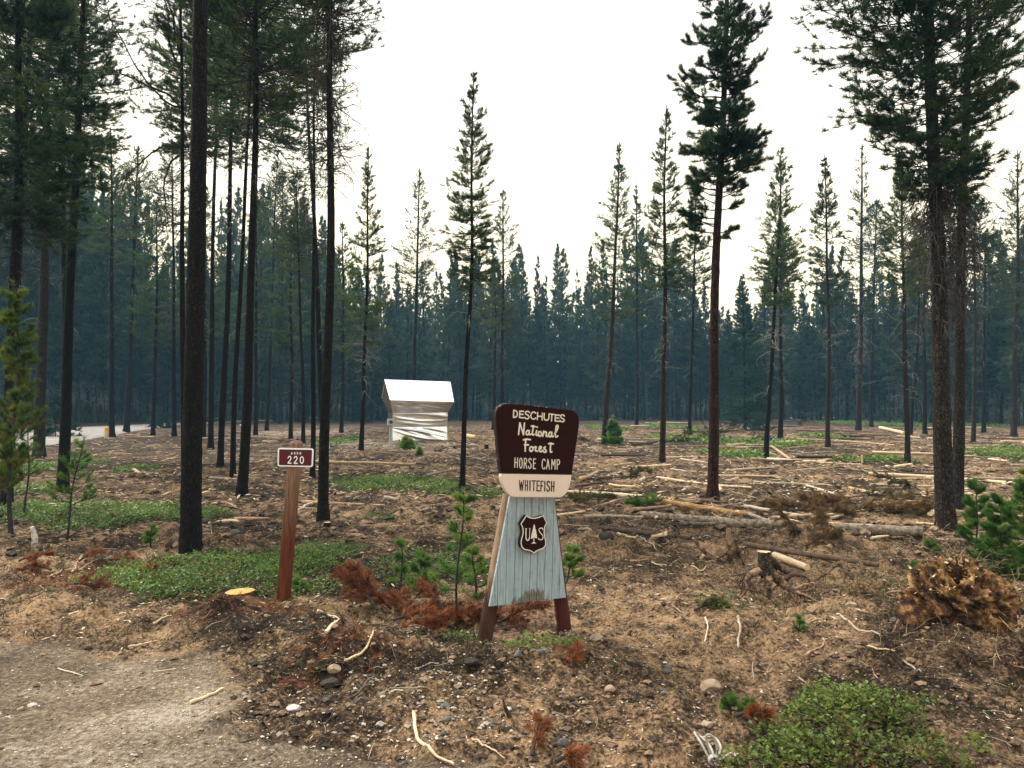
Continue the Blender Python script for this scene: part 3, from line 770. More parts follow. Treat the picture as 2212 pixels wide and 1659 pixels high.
# ---- twin big pines at the right
pine(140, 2045, 1151, 42, 0, 440, 195, "thickest right-hand trunk, front one of the twin pines, leaning left", 1999, 0, Hm=11.0, pw=0.95, nb=430, nn=22, nl=0.10, nw=0.0085, brr=0.006, ndead=260, dlo=0.24, dl=(0.25, 0.7), droop=1.5, dcurl=0.3, subtwig=4, bark="bark_grey", needle="needle_dark", dead="twig", rings=150, ns=30,
     lump=0.5, shape=lambda u: np.minimum(1, 0.25 + 1.8 * u), e_lo=-0.15, e_hi=0.5, ntw=7, ntf=4, extra=[(5.2, 4.6, 0.8), (5.1, 4.9, 0.75), (5.0, 4.4, 0.7), (5.3, 5.0, 0.65), (5.15, 4.7, 0.5)])
pine(141, 2068, 1107, 26, 0, 470, 120, "rear one of the twin pines at the right, upright and slimmer", 2080, 180, Hm=12.0, pw=0.9, nb=260, nn=20, nl=0.10, nw=0.0085, brr=0.006, ndead=200, dlo=0.24, dl=(0.25, 0.7), droop=1.5, dcurl=0.3, subtwig=3, bark="bark_grey", needle="needle_dark", dead="twig", rings=120, ns=22, lump=0.5, shape=lambda u: np.minimum(1, 0.12 + 1.7 * u), ntw=6)
pine(142, 2102, 956, 10, 420, 560, 50, "grey pine just right of the twin trunks", 2108, 600, nb=130, needle="needle_far", bark="bark_grey", ndead=50)
pine(143, 2125, 935, 9, 500, 620, 40, "thin pine second right of the twin trunks", 2128, 620, nb=120, needle="needle_far")
pine(144, 2190, 944, 13, 325, 680, 58, "hazy grey pine at the far right edge with sparse side limbs", 2196, 340, nb=150, ndead=60, needle="needle_far", bark="bark_grey")

# ---- firs and small trees at the forest edge
def fir(seed, bx, by, ytop, Rpx, label, needle="needle_fir", nb=150, **kw):
    p = gz(bx, by)
    d = p[1]
    H = at(bx, ytop, d)[2]
    t = Tree(seed, H, 0.02 * H * 0.5, H * 0.03, Rpx * d / F, nb=nb, ndead=0, e_lo=-0.35, e_hi=0.5, up=0.15, ntw=7, ntf=5, nn=9, nl=0.13, nw=0.018 * d / 40 + 0.004, shape=lambda u: (1 - u) ** 0.85, whorl=0, **kw)
    return t.place(p, label, needle=needle, name="fir_tree")
fir(150, 1609, 931, 590, 52, "dark teal young fir, dense to the ground, beside the straight pine", nb=300)
fir(151, 1632, 915, 825, 26, "short brownish young fir in front of the dark teal fir", "needle")
fir(152, 785, 912, 795, 26, "small dark fir hugging the slender pine left of the kiosk")
fir(153, 1323, 963, 900, 18, "light green small pine at the foot of the grey pine", "needle_young", nb=70)
fir(154, 350, 925, 895, 25, "low green fir bush at the far edge of the gravel road", "needle_fir", nb=60)
fir(155, 120, 945, 850, 40, "dark small fir behind the gravel road near the left edge", "needle_fir", nb=90)

# ---- the forest beyond: individual trees from a few grown shapes
FAR = []
for i in range(9):
    Hh = 16.0
    t = Tree(300 + i, Hh, 0.13 + 0.012 * (i % 4), Hh * (0.12 + 0.045 * (i % 6)), 1.5 + 0.15 * (i % 5), nb=190, ndead=46, dlo=0.06, dl=(0.5, 1.6), droop=1.1, dcurl=0.3, subtwig=1, ntw=6, ntf=4, nn=8, nl=0.24, nw=0.05,
             ns=7, rings=14, bend=0.16, e_lo=-0.45, brr=0.012)
    FAR.append(t)
edge = ([-500, 0, 300, 600, 900, 1300, 1700, 2000, 2212, 2700], [58, 66, 74, 80, 90, 94, 86, 72, 64, 58])
skyl = ([-500, 0, 200, 300, 340, 400, 470, 600, 700, 760, 820, 870, 960, 1050, 1110, 1140, 1190, 1260, 1330, 1400, 1500, 1580, 1620, 1690, 1740, 1800, 1900, 2000, 2100, 2212, 2700],
        [300, 300, 330, 400, 500, 530, 450, 420, 480, 540, 560, 565, 580, 560, 525, 595, 560, 520, 540, 520, 560, 600, 590, 545, 575, 560, 570, 580, 550, 490, 450])
protos = []
def forest_tree(i, x, y, h, sxy, rz, label, group):
    if i < len(FAR):
        o = FAR[i].place((x, y, 0), label, needle="needle_far", bark="bark_grey" if i % 4 == 1 else "bark", twig="twig", dead="twig_grey", group=group)
        protos.append(o)
        o["_h"] = 16.0
    else:
        src = protos[i % len(protos)]
        o = src.copy()
        COL.objects.link(o)
        for ch in list(src.children):
            c = ch.copy()
            COL.objects.link(c)
            c.parent = o
        o["label"], o["group"] = label, group
    o.location = (x, y, float(height(x, y)) - 0.05)
    o.rotation_euler = (0, 0, rz)
    o.scale = (sxy, sxy, h / 16.0)
    return o
fr = np.random.default_rng(77)
n_ind = 232
zones = [(390, "slender dark pine in the smoky forest wall behind the gravel road", "pines behind the gravel road"),
         (1240, "slender dark pine in the smoky forest wall behind the kiosk and the sign", "pines behind the kiosk and sign"),
         (9999, "slender dark pine in the hazy forest wall behind the log-strewn clearing", "pines behind the log-strewn clearing")]
pxs = (np.arange(n_ind) + fr.uniform(0, 1, n_ind)) / n_ind * 2420 - 100
pxs = fr.permutation(pxs)
for i, px in enumerate(pxs):
    Y = np.interp(px, *edge) + 34 * fr.uniform(0, 1) ** 1.6
    if px < 400: Y += 4
    x = (px - 1106) / F * Y
    yt = np.interp(px, *skyl) - 42 + 175 * fr.uniform(0, 1) ** 1.25
    h = CAM_H + (880 - yt) / F * Y
    lab, grp = next((l, g) for lim, l, g in zones if px < lim)
    forest_tree(i, x, Y, h, fr.uniform(0.85, 1.25) * (h / 18) ** 0.5, fr.uniform(0, 6.28), lab, grp)
for o in protos: del o["_h"]
# far thicket that reads as one mass behind them
mass = MB()
masst = MB()
src = []
for i in range(6):
    t = Tree(340 + i, 16.0, 0.15, 16 * (0.03 + 0.05 * i), 1.7, nb=70, ndead=0, ntw=4, ntf=3, nn=5, nl=0.36, nw=0.12, ns=5, rings=7, bend=0.1, whorl=0, e_lo=-0.35)
    src.append((np.concatenate(t.crown.v), np.concatenate(t.crown.f), np.concatenate(t.crown.a), np.concatenate(t.trunk.v), np.concatenate(t.trunk.f)))
for i in range(560):
    px = fr.uniform(-420, 2630)
    Y = np.interp(px, *edge) + 22 + 75 * fr.uniform(0, 1)
    x = (px - 1106) / F * Y
    yt = np.interp(px, *skyl) + 30 + 170 * fr.uniform(0, 1)
    h = CAM_H + (880 - yt) / F * Y
    cv, cf, ca_, tv, tf_ = src[i % 6]
    a = fr.uniform(0, 6.28)
    sc = np.array([1.15, 1.15, 1]) * np.array([1, 1, h / 16])
    rot = np.array([[math.cos(a), -math.sin(a), 0], [math.sin(a), math.cos(a), 0], [0, 0, 1]])
    off = np.array([x, Y, -0.1])
    mass.add((cv * sc) @ rot.T + off, cf, ca_)
    masst.add((tv * sc) @ rot.T + off, tf_, 0.3, m=1)
n = 30000
px = fr.uniform(-420, 2630, n)
Yt = np.interp(px, *edge) + 30 + 60 * fr.uniform(0, 1, n)
C = np.stack([(px - 1106) / F * Yt, Yt, 9.5 * fr.uniform(0, 1, n) ** 1.25], 1)
tufts(mass, C, np.stack([fr.normal(0, 0.6, n), fr.normal(0, 0.6, n), np.ones(n)], 1), fr, 7, 0.9, 0.28)
mass.v += masst.v
mass.f += [f + mass.n for f in masst.f]
mass.a += masst.a
mass.m += masst.m
o = mass.build("forest", [M["needle_far"], M["bark"]], smooth=False)
tag(o, "dense smoky pine wood reading as one dark mass far behind", "forest", kind="stuff")
# low undergrowth along the forest foot
ug = MB()
n = 2600
px = fr.uniform(-300, 2500, n)
Yu = np.interp(px, *edge) + 3 + 40 * fr.uniform(0, 1, n)
C = np.stack([(px - 1106) / F * Yu, Yu, fr.uniform(0, 1, n) ** 1.5 * 1.1], 1)
tufts(ug, C, np.stack([fr.normal(0, 0.4, n), fr.normal(0, 0.4, n), np.ones(n)], 1), fr, 14, 0.7, 0.09)
tag(ug.build("undergrowth", M["needle_far"], smooth=False), "dark low undergrowth along the foot of the forest", "undergrowth", kind="stuff")

# ------------------------------------------------------------------ flat-board helpers
class Board:
    """an upright plane of a sign: local x along the boards, y to the back, z up"""
    def __init__(s, px, py, yaw):
        s.o = gz(px, py)
        s.b = gp(px, py)
        s.yaw = yaw
        s.s = np.array([math.cos(yaw), math.sin(yaw), 0])
        s.n = np.array([math.sin(yaw), -math.cos(yaw), 0])
    def uv(s, px, py, off=0.0):
        d = ray(px, py)
        o = s.b + s.n * off
        c = np.array([0, 0, CAM_H])
        t = ((o - c) @ s.n) / (d @ s.n)
        q = c + d * t - s.b
        return (q @ s.s, q[2] + s.b[2] - s.o[2])
def clean(poly):
    out = []
    for p in poly:
        if not out or math.hypot(p[0] - out[-1][0], p[1] - out[-1][1]) > 1e-5: out.append(p)
    return out
def area(p):
    return 0.5 * sum(p[i][0] * p[(i + 1) % len(p)][1] - p[(i + 1) % len(p)][0] * p[i][1] for i in range(len(p)))
import bmesh
def slab(name, polys, off, th, mats, parent, bevel=0.0, side=0):
    """boards cut to outlines; front face at -off, th thick; side: material slot of the edges"""
    bm = bmesh.new()
    for poly in polys:
        poly = clean(poly)
        if area(poly) < 0: poly = poly[::-1]
        vs = [bm.verts.new((x, -off, z)) for x, z in poly]
        f = bm.faces.new(vs)
        r = bmesh.ops.extrude_face_region(bm, geom=[f])
        vv = [e for e in r["geom"] if isinstance(e, bmesh.types.BMVert)]
        bmesh.ops.translate(bm, verts=vv, vec=(0, th, 0))
    bm.normal_update()
    fr_ = [f for f in bm.faces if abs(f.normal.y) > 0.9 and abs(f.calc_center_median().y + off) < 1e-5]
    for f in bm.faces:
        if f not in fr_: f.material_index = side
    if bevel:
        es = list({e for f in fr_ for e in f.edges})
        bmesh.ops.bevel(bm, geom=es, offset=bevel, segments=2, affect='EDGES', profile=0.5, material=side)
    bmesh.ops.recalc_face_normals(bm, faces=bm.faces)
    bmesh.ops.triangulate(bm, faces=[f for f in bm.faces if len(f.verts) > 4])
    me = bpy.data.meshes.new(name)
    bm.to_mesh(me)
    bm.free()
    for m_ in (mats if isinstance(mats, (list, tuple)) else [mats]): me.materials.append(m_)
    o = bpy.data.objects.new(name, me)
    COL.objects.link(o)
    o.parent = parent
    return o
def smooth_line(P, n=10):
    P = np.array(P, float)
    if len(P) < 3: return P
    Q = np.vstack([2 * P[0] - P[1], P, 2 * P[-1] - P[-2]])
    out = []
    for i in range(1, len(Q) - 2):
        p0, p1, p2, p3 = Q[i - 1], Q[i], Q[i + 1], Q[i + 2]
        for t in np.linspace(0, 1, n, endpoint=False):
            out.append(0.5 * (2 * p1 + (p2 - p0) * t + (2 * p0 - 5 * p1 + 4 * p2 - p3) * t ** 2 + (3 * p1 - p0 - 3 * p2 + p3) * t ** 3))
    out.append(P[-1])
    return np.array(out)
def strokes(name, lines, to_uv, wpx, off, mats, parent, curve=True, th=0.0012, jit=0.0, seed=0):
    """painted lettering: every stroke a thin raised ribbon with round ends. to_uv maps traced points to the board"""
    mb = MB()
    r = np.random.default_rng(seed)
    p0, p1 = np.array(to_uv(*lines[0][0])), np.array(to_uv(lines[0][0][0] + 10, lines[0][0][1]))
    w0 = np.linalg.norm(p1 - p0) / 10 * wpx / 2
    for si, ln in enumerate(lines):
        w_ = w0
        if isinstance(ln[-1], (int, float)):
            w_ = w0 * ln[-1]
            ln = ln[:-1]
        P = np.array([to_uv(*p) for p in ln])
        P = smooth_line(P) if curve and len(P) > 2 else P
        if len(P) == 2:
            P = P[0] + (P[1] - P[0]) * np.linspace(0, 1, 8)[:, None]
        T = nrm(np.gradient(P, axis=0) + 1e-12)
        Nn = np.stack([-T[:, 1], T[:, 0]], 1)
        ww = w_ * (1 + jit * r.standard_normal(len(P)))
        y = -(off + th + 0.00008 * si)
        L_, R2 = P + Nn * ww[:, None], P - Nn * ww[:, None]
        arcs = []
        for c, t, sgn in ((P[0], -T[0], 1), (P[-1], T[-1], -1)):
            a0 = math.atan2(t[1], t[0])
            arcs.append(np.array([c + w_ * np.array([math.cos(a0 + a), math.sin(a0 + a)]) for a in np.linspace(-1.57, 1.57, 7)]))
        ring = np.vstack([R2, arcs[1][1:-1], L_[::-1], arcs[0][1:-1]])
        n, k = len(ring), len(P)
        front = np.stack([ring[:, 0], np.full(n, y), ring[:, 1]], 1)
        back = front.copy()
        back[:, 1] = -off + 0.0005
        # front as quads along the stroke plus two end fans
        q = np.array([[i, i + 1, k + 5 + (k - 1 - i) - 1, k + 5 + (k - 1 - i)] for i in range(k - 1)])
        mb.add(front, q)
        e1 = [k - 1] + list(range(k, k + 5)) + [k + 5]
        e2 = [k + 5 + k - 1] + list(range(2 * k + 5, n)) + [0]
        for e in (e1, e2):
            mb.f.append(np.array([[e[0], e[i], e[i + 1]] for i in range(1, len(e) - 1)]) + mb.n - n)
            mb.m.append(np.zeros(len(e) - 2))
        i = np.arange(n)
        mb.add(np.vstack([front, back]), np.stack([i, (i + 1) % n, (i + 1) % n + n, i + n], 1))
    return mb.build(name, mats, parent, smooth=False)

def paint(name, col, worn, thr=0.66, scale=14, rough=0.6, stretch=(2.2, 1, 8), vary=0.12, spec=0.2):
    """old paint with worn spots and faint streaks"""
    m, N, L, b = mat(name)
    tc = N.new("ShaderNodeTexCoord")
    n = noise(N, L, scale, 8, 0.7, tc.outputs["Object"], stretch)
    s2 = noise(N, L, 6, 6, 0.7, tc.outputs["Object"], (1, 1, 0.25))
    base = mixc(N, L, s2.outputs["Fac"], tuple(c * (1 - vary * 2) for c in col), tuple(min(1, c * (1 + vary)) for c in col))
    rp = ramp(N, [(thr, (0, 0, 0)), (thr + 0.03, (1, 1, 1))])
    L.new(n.outputs["Fac"], rp.inputs[0])
    L.new(mixc(N, L, rp.outputs[0], base, worn), b.inputs["Base Color"])
    b.inputs["Roughness"].default_value = rough
    b.inputs["Specular IOR Level"].default_value = spec
    bp = N.new("ShaderNodeBump")
    bp.inputs["Strength"].default_value = 0.25
    bp.inputs["Distance"].default_value = 0.004
    L.new(n.outputs["Fac"], bp.inputs["Height"])
    L.new(bp.outputs[0], b.inputs["Normal"])
    return m
M["brown"] = paint("brown_sign_paint", (0.019, 0.0045, 0.0035), (0.05, 0.022, 0.015), 0.70, rough=0.8, spec=0.08)
M["brown_edge"] = paint("peeling_brown_edge", (0.022, 0.010, 0.008), (0.42, 0.38, 0.33), 0.60, 26, 0.8, (1, 1, 1))
M["edge_grey"] = M["brown_edge"]
M["cream"] = paint("cream_sign_paint", (0.66, 0.53, 0.45), (0.30, 0.22, 0.16), 0.76, rough=0.55, vary=0.05)
M["letter"] = paint("cream_lettering", (0.70, 0.62, 0.52), (0.25, 0.15, 0.11), 0.66, 30, stretch=(1, 1, 1))
M["letter_dark"] = paint("dark_lettering", (0.028, 0.018, 0.014), (0.3, 0.22, 0.18), 0.72, 30, stretch=(1, 1, 1))
M["stain"] = surf("brown_stained_log", [(0.3, (0.018, 0.008, 0.005)), (0.52, (0.055, 0.020, 0.012)), (0.75, (0.14, 0.07, 0.04))], 7, (8, 8, 0.8), bump=0.6, bdist=0.006, var=0.0)
def postmat(name, zmix, lo_c, hi_c):
    """stained post weathered to bare wood towards its top"""
    m, N, L, b = mat(name)
    tc = N.new("ShaderNodeTexCoord")
    n = noise(N, L, 7, 8, 0.7, tc.outputs["Object"], (9, 9, 0.6))
    se = N.new("ShaderNodeSeparateXYZ")
    L.new(tc.outputs["Object"], se.inputs[0])
    ra = ramp(N, [(0.3, tuple(c * 0.35 for c in lo_c)), (0.55, lo_c), (0.8, tuple(min(1, c * 1.9) for c in lo_c))])
    rb_ = ramp(N, [(0.3, tuple(c * 0.45 for c in hi_c)), (0.5, hi_c), (0.8, tuple(min(1, c * 1.5) for c in hi_c))])
    L.new(n.outputs["Fac"], ra.inputs[0])
    L.new(n.outputs["Fac"], rb_.inputs[0])
    t = math_(N, L, 'ADD', se.outputs[2], math_(N, L, 'MULTIPLY', math_(N, L, 'SUBTRACT', n.outputs["Fac"], 0.5), 0.5))
    r2 = ramp(N, [(0.0, (0, 0, 0)), (1.0, (1, 1, 1))])
    L.new(math_(N, L, 'MULTIPLY', math_(N, L, 'SUBTRACT', t, zmix[0]), 1.0 / (zmix[1] - zmix[0])), r2.inputs[0])
    L.new(mixc(N, L, r2.outputs[0], ra.outputs[0], rb_.outputs[0]), b.inputs["Base Color"])
    b.inputs["Roughness"].default_value = 0.85
    b.inputs["Specular IOR Level"].default_value = 0.2
    bp = N.new("ShaderNodeBump")
    bp.inputs["Strength"].default_value = 0.7
    bp.inputs["Distance"].default_value = 0.006
    L.new(n.outputs["Fac"], bp.inputs["Height"])
    L.new(bp.outputs[0], b.inputs["Normal"])
    return m
M["leg"] = postmat("sign_leg_wood", (0.30, 0.48), (0.050, 0.022, 0.012), (0.26, 0.18, 0.115))
M["leg_red"] = postmat("sign_leg_wood_red", (0.8, 1.2), (0.060, 0.014, 0.010), (0.2, 0.12, 0.08))
M["post"] = postmat("marker_post_wood", (0.45, 1.1), (0.105, 0.028, 0.011), (0.19, 0.115, 0.072))

# ------------------------------------------------------------------ the camp sign
SG = Board(1128, 1390, R_(30))
sign = empty("camp_sign", SG.o, SG.yaw, "brown wooden camp sign with pale blue plank skirt and tree shield, on log legs", "sign")
c1 = lambda x, y: ((1150 + x / 2.369) * 0.85077, (980 + y / 2.369) * 0.85077)
c6 = lambda x, y: ((1240 + x / 6.146) * 0.85077, (1010 + y / 6.146) * 0.85077)
cs = lambda x, y: ((1300 + x / 13.827) * 0.85077, (1290 + y / 13.827) * 0.85077)
uv1 = lambda off: (lambda x, y: SG.uv(*c1(x, y), off))
uv6 = lambda off: (lambda x, y: SG.uv(*c6(x, y), off))
uvs = lambda off: (lambda x, y: SG.uv(*cs(x, y), off))
OB = 0.062                                          # front of the name board, ahead of the planks
f6 = uv6(OB)
top = [(205, 1180), (188, 1120), (160, 900), (138, 640), (118, 400), (112, 300), (124, 210), (160, 140), (215, 98), (285, 86)]
top = [f6(*p) for p in top] + [f6(*p) for p in [(600, 108), (1000, 150), (1290, 186), (1350, 210), (1395, 262), (1416, 340), (1418, 430), (1380, 700), (1340, 950), (1303, 1200)]]
slab("name_board", [top], OB, 0.036, [M["brown"], M["brown_edge"]], sign, bevel=0.004, side=1)
low = [f6(*p) for p in [(207, 1188), (1302, 1208), (1292, 1290), (1272, 1375), (1240, 1460), (1195, 1520), (1140, 1552), (1110, 1557), (700, 1555), (410, 1551), (350, 1537), (290, 1480), (245, 1400), (215, 1310), (200, 1230)]]
slab("camp_name_board", [low], OB - 0.001, 0.034, [M["cream"]], sign, bevel=0.004)
TX = {}
TX["DESCHUTES"] = [[(395, 195), (390, 305)], [(395, 197), (428, 203), (450, 232), (448, 270), (428, 300), (390, 303)], [(490, 205), (485, 308)], [(490, 207), (550, 212)], [(488, 255), (540, 260)], [(485, 307), (548, 314)],
    [(640, 232), (620, 213), (592, 215), (577, 236), (590, 258), (620, 275), (635, 300), (618, 323), (587, 325), (565, 306)], [(738, 242), (715, 223), (685, 229), (665, 260), (664, 298), (685, 327), (715, 332), (738, 315)],
    [(768, 230), (762, 340)], [(842, 240), (838, 346)], [(766, 285), (840, 292)], [(872, 243), (868, 310), (885, 344), (910, 350), (932, 338), (942, 305), (946, 252)], [(955, 252), (1025, 260)], [(990, 258), (984, 360)],
    [(1045, 264), (1040, 362)], [(1045, 266), (1108, 273)], [(1043, 312), (1098, 318)], [(1040, 362), (1108, 368)], [(1185, 286), (1165, 266), (1138, 270), (1125, 292), (1140, 314), (1170, 332), (1183, 353), (1165, 372), (1137, 372), (1115, 354)]]
TX["national"] = [[(490, 392), (482, 470), (470, 572)], [(492, 394), (517, 480), (546, 576)], [(562, 395), (555, 480), (547, 576)], [(637, 512), (606, 514), (588, 545), (596, 574), (620, 572), (637, 532)], [(638, 512), (634, 550), (642, 574), (664, 566)],
    [(700, 436), (690, 520), (682, 560), (692, 580), (714, 572)], [(668, 441), (732, 450)], [(752, 512), (743, 560), (750, 585), (772, 578)], [(758, 455), (761, 459)], [(812, 527), (788, 532), (778, 565), (790, 597), (815, 594), (830, 560), (812, 527)],
    [(862, 522), (856, 560), (848, 602)], [(856, 562), (878, 532), (902, 538), (903, 575), (903, 600), (924, 600)], [(987, 538), (957, 540), (940, 575), (950, 606), (974, 600), (988, 562)], [(988, 540), (986, 580), (996, 607), (1016, 598)],
    [(1030, 566), (1062, 520), (1084, 460), (1080, 432), (1062, 440), (1050, 500), (1042, 570), (1054, 612), (1082, 596)]]
TX["forest"] = [[(548, 656), (600, 646), (655, 654)], [(584, 655), (576, 740), (574, 834)], [(562, 735), (624, 734)], [(675, 762), (650, 776), (644, 812), (664, 834), (688, 820), (696, 788), (675, 762)], [(712, 772), (745, 766), (734, 800), (736, 828), (764, 832)],
    [(786, 806), (816, 794), (825, 770), (806, 763), (790, 790), (796, 830), (824, 840), (850, 818)], [(886, 766), (866, 786), (894, 814), (902, 838), (882, 850), (858, 840)], [(975, 706), (966, 780), (968, 846), (990, 842)], [(940, 716), (975, 713), (1012, 720)]]
TX["horse"] = [[(415, 935), (410, 1086)], [(455, 936), (452, 1088)], [(413, 1010), (453, 1012)], [(505, 940), (491, 962), (486, 1020), (491, 1078), (505, 1098), (520, 1080), (527, 1020), (521, 962), (505, 940)],
    [(560, 945), (556, 1100)], [(560, 945), (588, 950), (598, 985), (587, 1018), (558, 1022)], [(578, 1022), (600, 1102)], [(668, 968), (654, 946), (636, 955), (630, 985), (645, 1010), (662, 1040), (664, 1080), (648, 1105), (630, 1092), (625, 1068)],
    [(705, 951), (700, 1105)], [(705, 952), (738, 955)], [(703, 1020), (732, 1022)], [(700, 1104), (736, 1106)], [(885, 985), (872, 960), (852, 966), (838, 1010), (838, 1066), (851, 1104), (872, 1108), (884, 1084)],
    [(905, 1110), (928, 960)], [(928, 960), (952, 1113)], [(913, 1062), (945, 1065)], [(985, 1112), (990, 962)], [(990, 962), (1012, 1050)], [(1012, 1050), (1038, 964)], [(1038, 964), (1038, 1115)], [(1070, 1115), (1072, 966)], [(1072, 966), (1099, 970), (1110, 1002), (1099, 1038), (1072, 1044)]]
TX["whitefish"] = [[(485, 1290), (496, 1445)], [(496, 1445), (515, 1312)], [(515, 1312), (529, 1445)], [(529, 1445), (548, 1290)], [(578, 1290), (576, 1446)], [(612, 1292), (610, 1447)], [(578, 1368), (611, 1370)], [(650, 1292), (648, 1448)], [(680, 1295), (738, 1297)], [(709, 1296), (707, 1448)],
    [(760, 1297), (757, 1450)], [(760, 1298), (798, 1300)], [(759, 1370), (790, 1372)], [(757, 1450), (797, 1451)], [(822, 1300), (818, 1452)], [(822, 1301), (852, 1303)], [(820, 1372), (846, 1374)], [(880, 1303), (878, 1453)],
    [(955, 1324), (942, 1304), (923, 1308), (914, 1340), (928, 1368), (948, 1392), (954, 1428), (938, 1455), (918, 1449), (911, 1424)], [(985, 1305), (983, 1455)], [(1022, 1308), (1020, 1458)], [(984, 1380), (1021, 1382)]]
strokes("lettering", TX["DESCHUTES"], f6, 17, OB, M["letter"], sign, jit=0.06, seed=1)
strokes("lettering", TX["national"], f6, 21, OB, M["letter"], sign, jit=0.06, seed=2)
strokes("lettering", TX["forest"], f6, 22, OB, M["letter"], sign, jit=0.06, seed=3)
strokes("lettering", TX["horse"], f6, 12, OB, M["letter"], sign, jit=0.07, seed=4)
strokes("lettering", TX["whitefish"], uv6(OB - 0.001), 16, OB - 0.001, M["letter_dark"], sign, jit=0.12, seed=5)
# plank skirt
def clip(poly, p, n):
    out = []
    for i in range(len(poly)):
        a, b = np.array(poly[i]), np.array(poly[(i + 1) % len(poly)])
        da, db = (a - p) @ n, (b - p) @ n
        if da >= 0: out.append(tuple(a))
        if da * db < 0: out.append(tuple(a + (b - a) * da / (da - db)))
    return out
f1 = uv1(0.0)
trap = [f1(348, 640), f1(606, 640), f1(681, 1273), f1(221, 1327)]
gro = [(274, 268), (330, 318), (385, 366), (431, 413), (476, 460), (519, 503), (563, 549), (608, 594), (655, 638)]
gl = [(np.array(f1(a if a >= 385 and a <= 608 else a, 680)), np.array(f1(b, 1290))) for a, b in gro]
planks = []
for i in range(len(gl) + 1):
    q = [tuple(p) for p in trap]
    for (a, b), sg in (([gl[i - 1]] if i else []) and [(gl[i - 1], 1)]) + ([(gl[i], -1)] if i < len(gl) else []):
        t = nrm(b - a)
        n_ = np.array([-t[1], t[0]]) * sg
        if n_[0] * sg < 0: n_ = -n_
        q = clip(q, a + n_ * 0.0017, n_)
        if len(q) < 3: break
    if len(q) >= 3: planks.append(q)
m, N, L, b = mat("pale_blue_plank_paint")
tc = N.new("ShaderNodeTexCoord")
oc = tc.outputs["Object"]
st = noise(N, L, 5, 8, 0.7, oc, (9, 1, 1.0))
dirt = noise(N, L, 40, 6, 0.7, oc, (2.5, 1, 1))
base = ramp(N, [(0.36, (0.13, 0.165, 0.18)), (0.48, (0.265, 0.325, 0.355)), (0.7, (0.37, 0.43, 0.46))])
L.new(math_(N, L, 'ADD', math_(N, L, 'MULTIPLY', st.outputs["Fac"], 0.75), math_(N, L, 'MULTIPLY', dirt.outputs["Fac"], 0.25)), base.inputs[0])
sx = N.new("ShaderNodeSeparateXYZ")
L.new(oc, sx.inputs[0])
pa, pb = f1(350, 1310), f1(575, 1285)
slope = (pb[1] - pa[1]) / (pb[0] - pa[0])
hgt = math_(N, L, 'SUBTRACT', sx.outputs[2], math_(N, L, 'MULTIPLY_ADD', sx.outputs[0], slope, pa[1] - slope * pa[0]))
win = math_(N, L, 'SUBTRACT', 1.0, math_(N, L, 'POWER', math_(N, L, 'ABSOLUTE', math_(N, L, 'MULTIPLY', math_(N, L, 'SUBTRACT', sx.outputs[0], (pa[0] + pb[0]) / 2), 1.85 / (pb[0] - pa[0]))), 4.0))
pn = noise(N, L, 9, 5, 0.6, oc, (3.2, 1, 1))
peel = math_(N, L, 'SUBTRACT', math_(N, L, 'MULTIPLY', math_(N, L, 'MAXIMUM', win, 0.12), math_(N, L, 'MULTIPLY', math_(N, L, 'SUBTRACT', pn.outputs["Fac"], 0.33), 0.42)), hgt)
pr = ramp(N, [(0.5, (0, 0, 0)), (0.515, (1, 1, 1))])
L.new(math_(N, L, 'ADD', peel, 0.49), pr.inputs[0])
bare = ramp(N, [(0.35, (0.05, 0.045, 0.036)), (0.6, (0.19, 0.175, 0.145)), (0.8, (0.32, 0.29, 0.24))])
L.new(dirt.outputs["Fac"], bare.inputs[0])
L.new(mixc(N, L, pr.outputs[0], base.outputs[0], bare.outputs[0]), b.inputs["Base Color"])
b.inputs["Roughness"].default_value = 0.7
b.inputs["Specular IOR Level"].default_value = 0.2
bp = N.new("ShaderNodeBump")
bp.inputs["Strength"].default_value = 0.3
bp.inputs["Distance"].default_value = 0.003
L.new(st.outputs["Fac"], bp.inputs["Height"])
L.new(bp.outputs[0], b.inputs["Normal"])
M["plank_blue"] = m
slab("plank_skirt", planks, 0.0, 0.019, [M["plank_blue"]], sign, bevel=0.0015)
back = [f1(352, 650), f1(602, 650), f1(672, 1262), f1(232, 1312)]
slab("backing_board", [back], -0.0205, 0.012, [M["wood_dark"]], sign)
# log legs
def leg(pts, r0, off, mname, seed):
    P = np.array([(lambda q: (q[0], off, q[1]))(SG.uv(*c1(x, y), -off)) for x, y in pts])
    d = nrm(P[-1] - P[0])
    P[0] -= d * 0.12
    u = np.linspace(0, 1, 26)[:, None]
    Q = P[0] + (P[-1] - P[0]) * u
    mb = MB()
    tubes(mb, Q, np.linspace(r0 * 1.05, r0 * 0.92, 26), 20, 0.5, cap=True, rough=0.012, r=np.random.default_rng(seed))
    o = mb.build("leg", M[mname], sign)
    return o
leg([(184, 1565), (338, 655)], 0.050, 0.084, "leg", 1)
leg([(680, 1540), (570, 660)], 0.050, 0.084, "leg_red", 2)
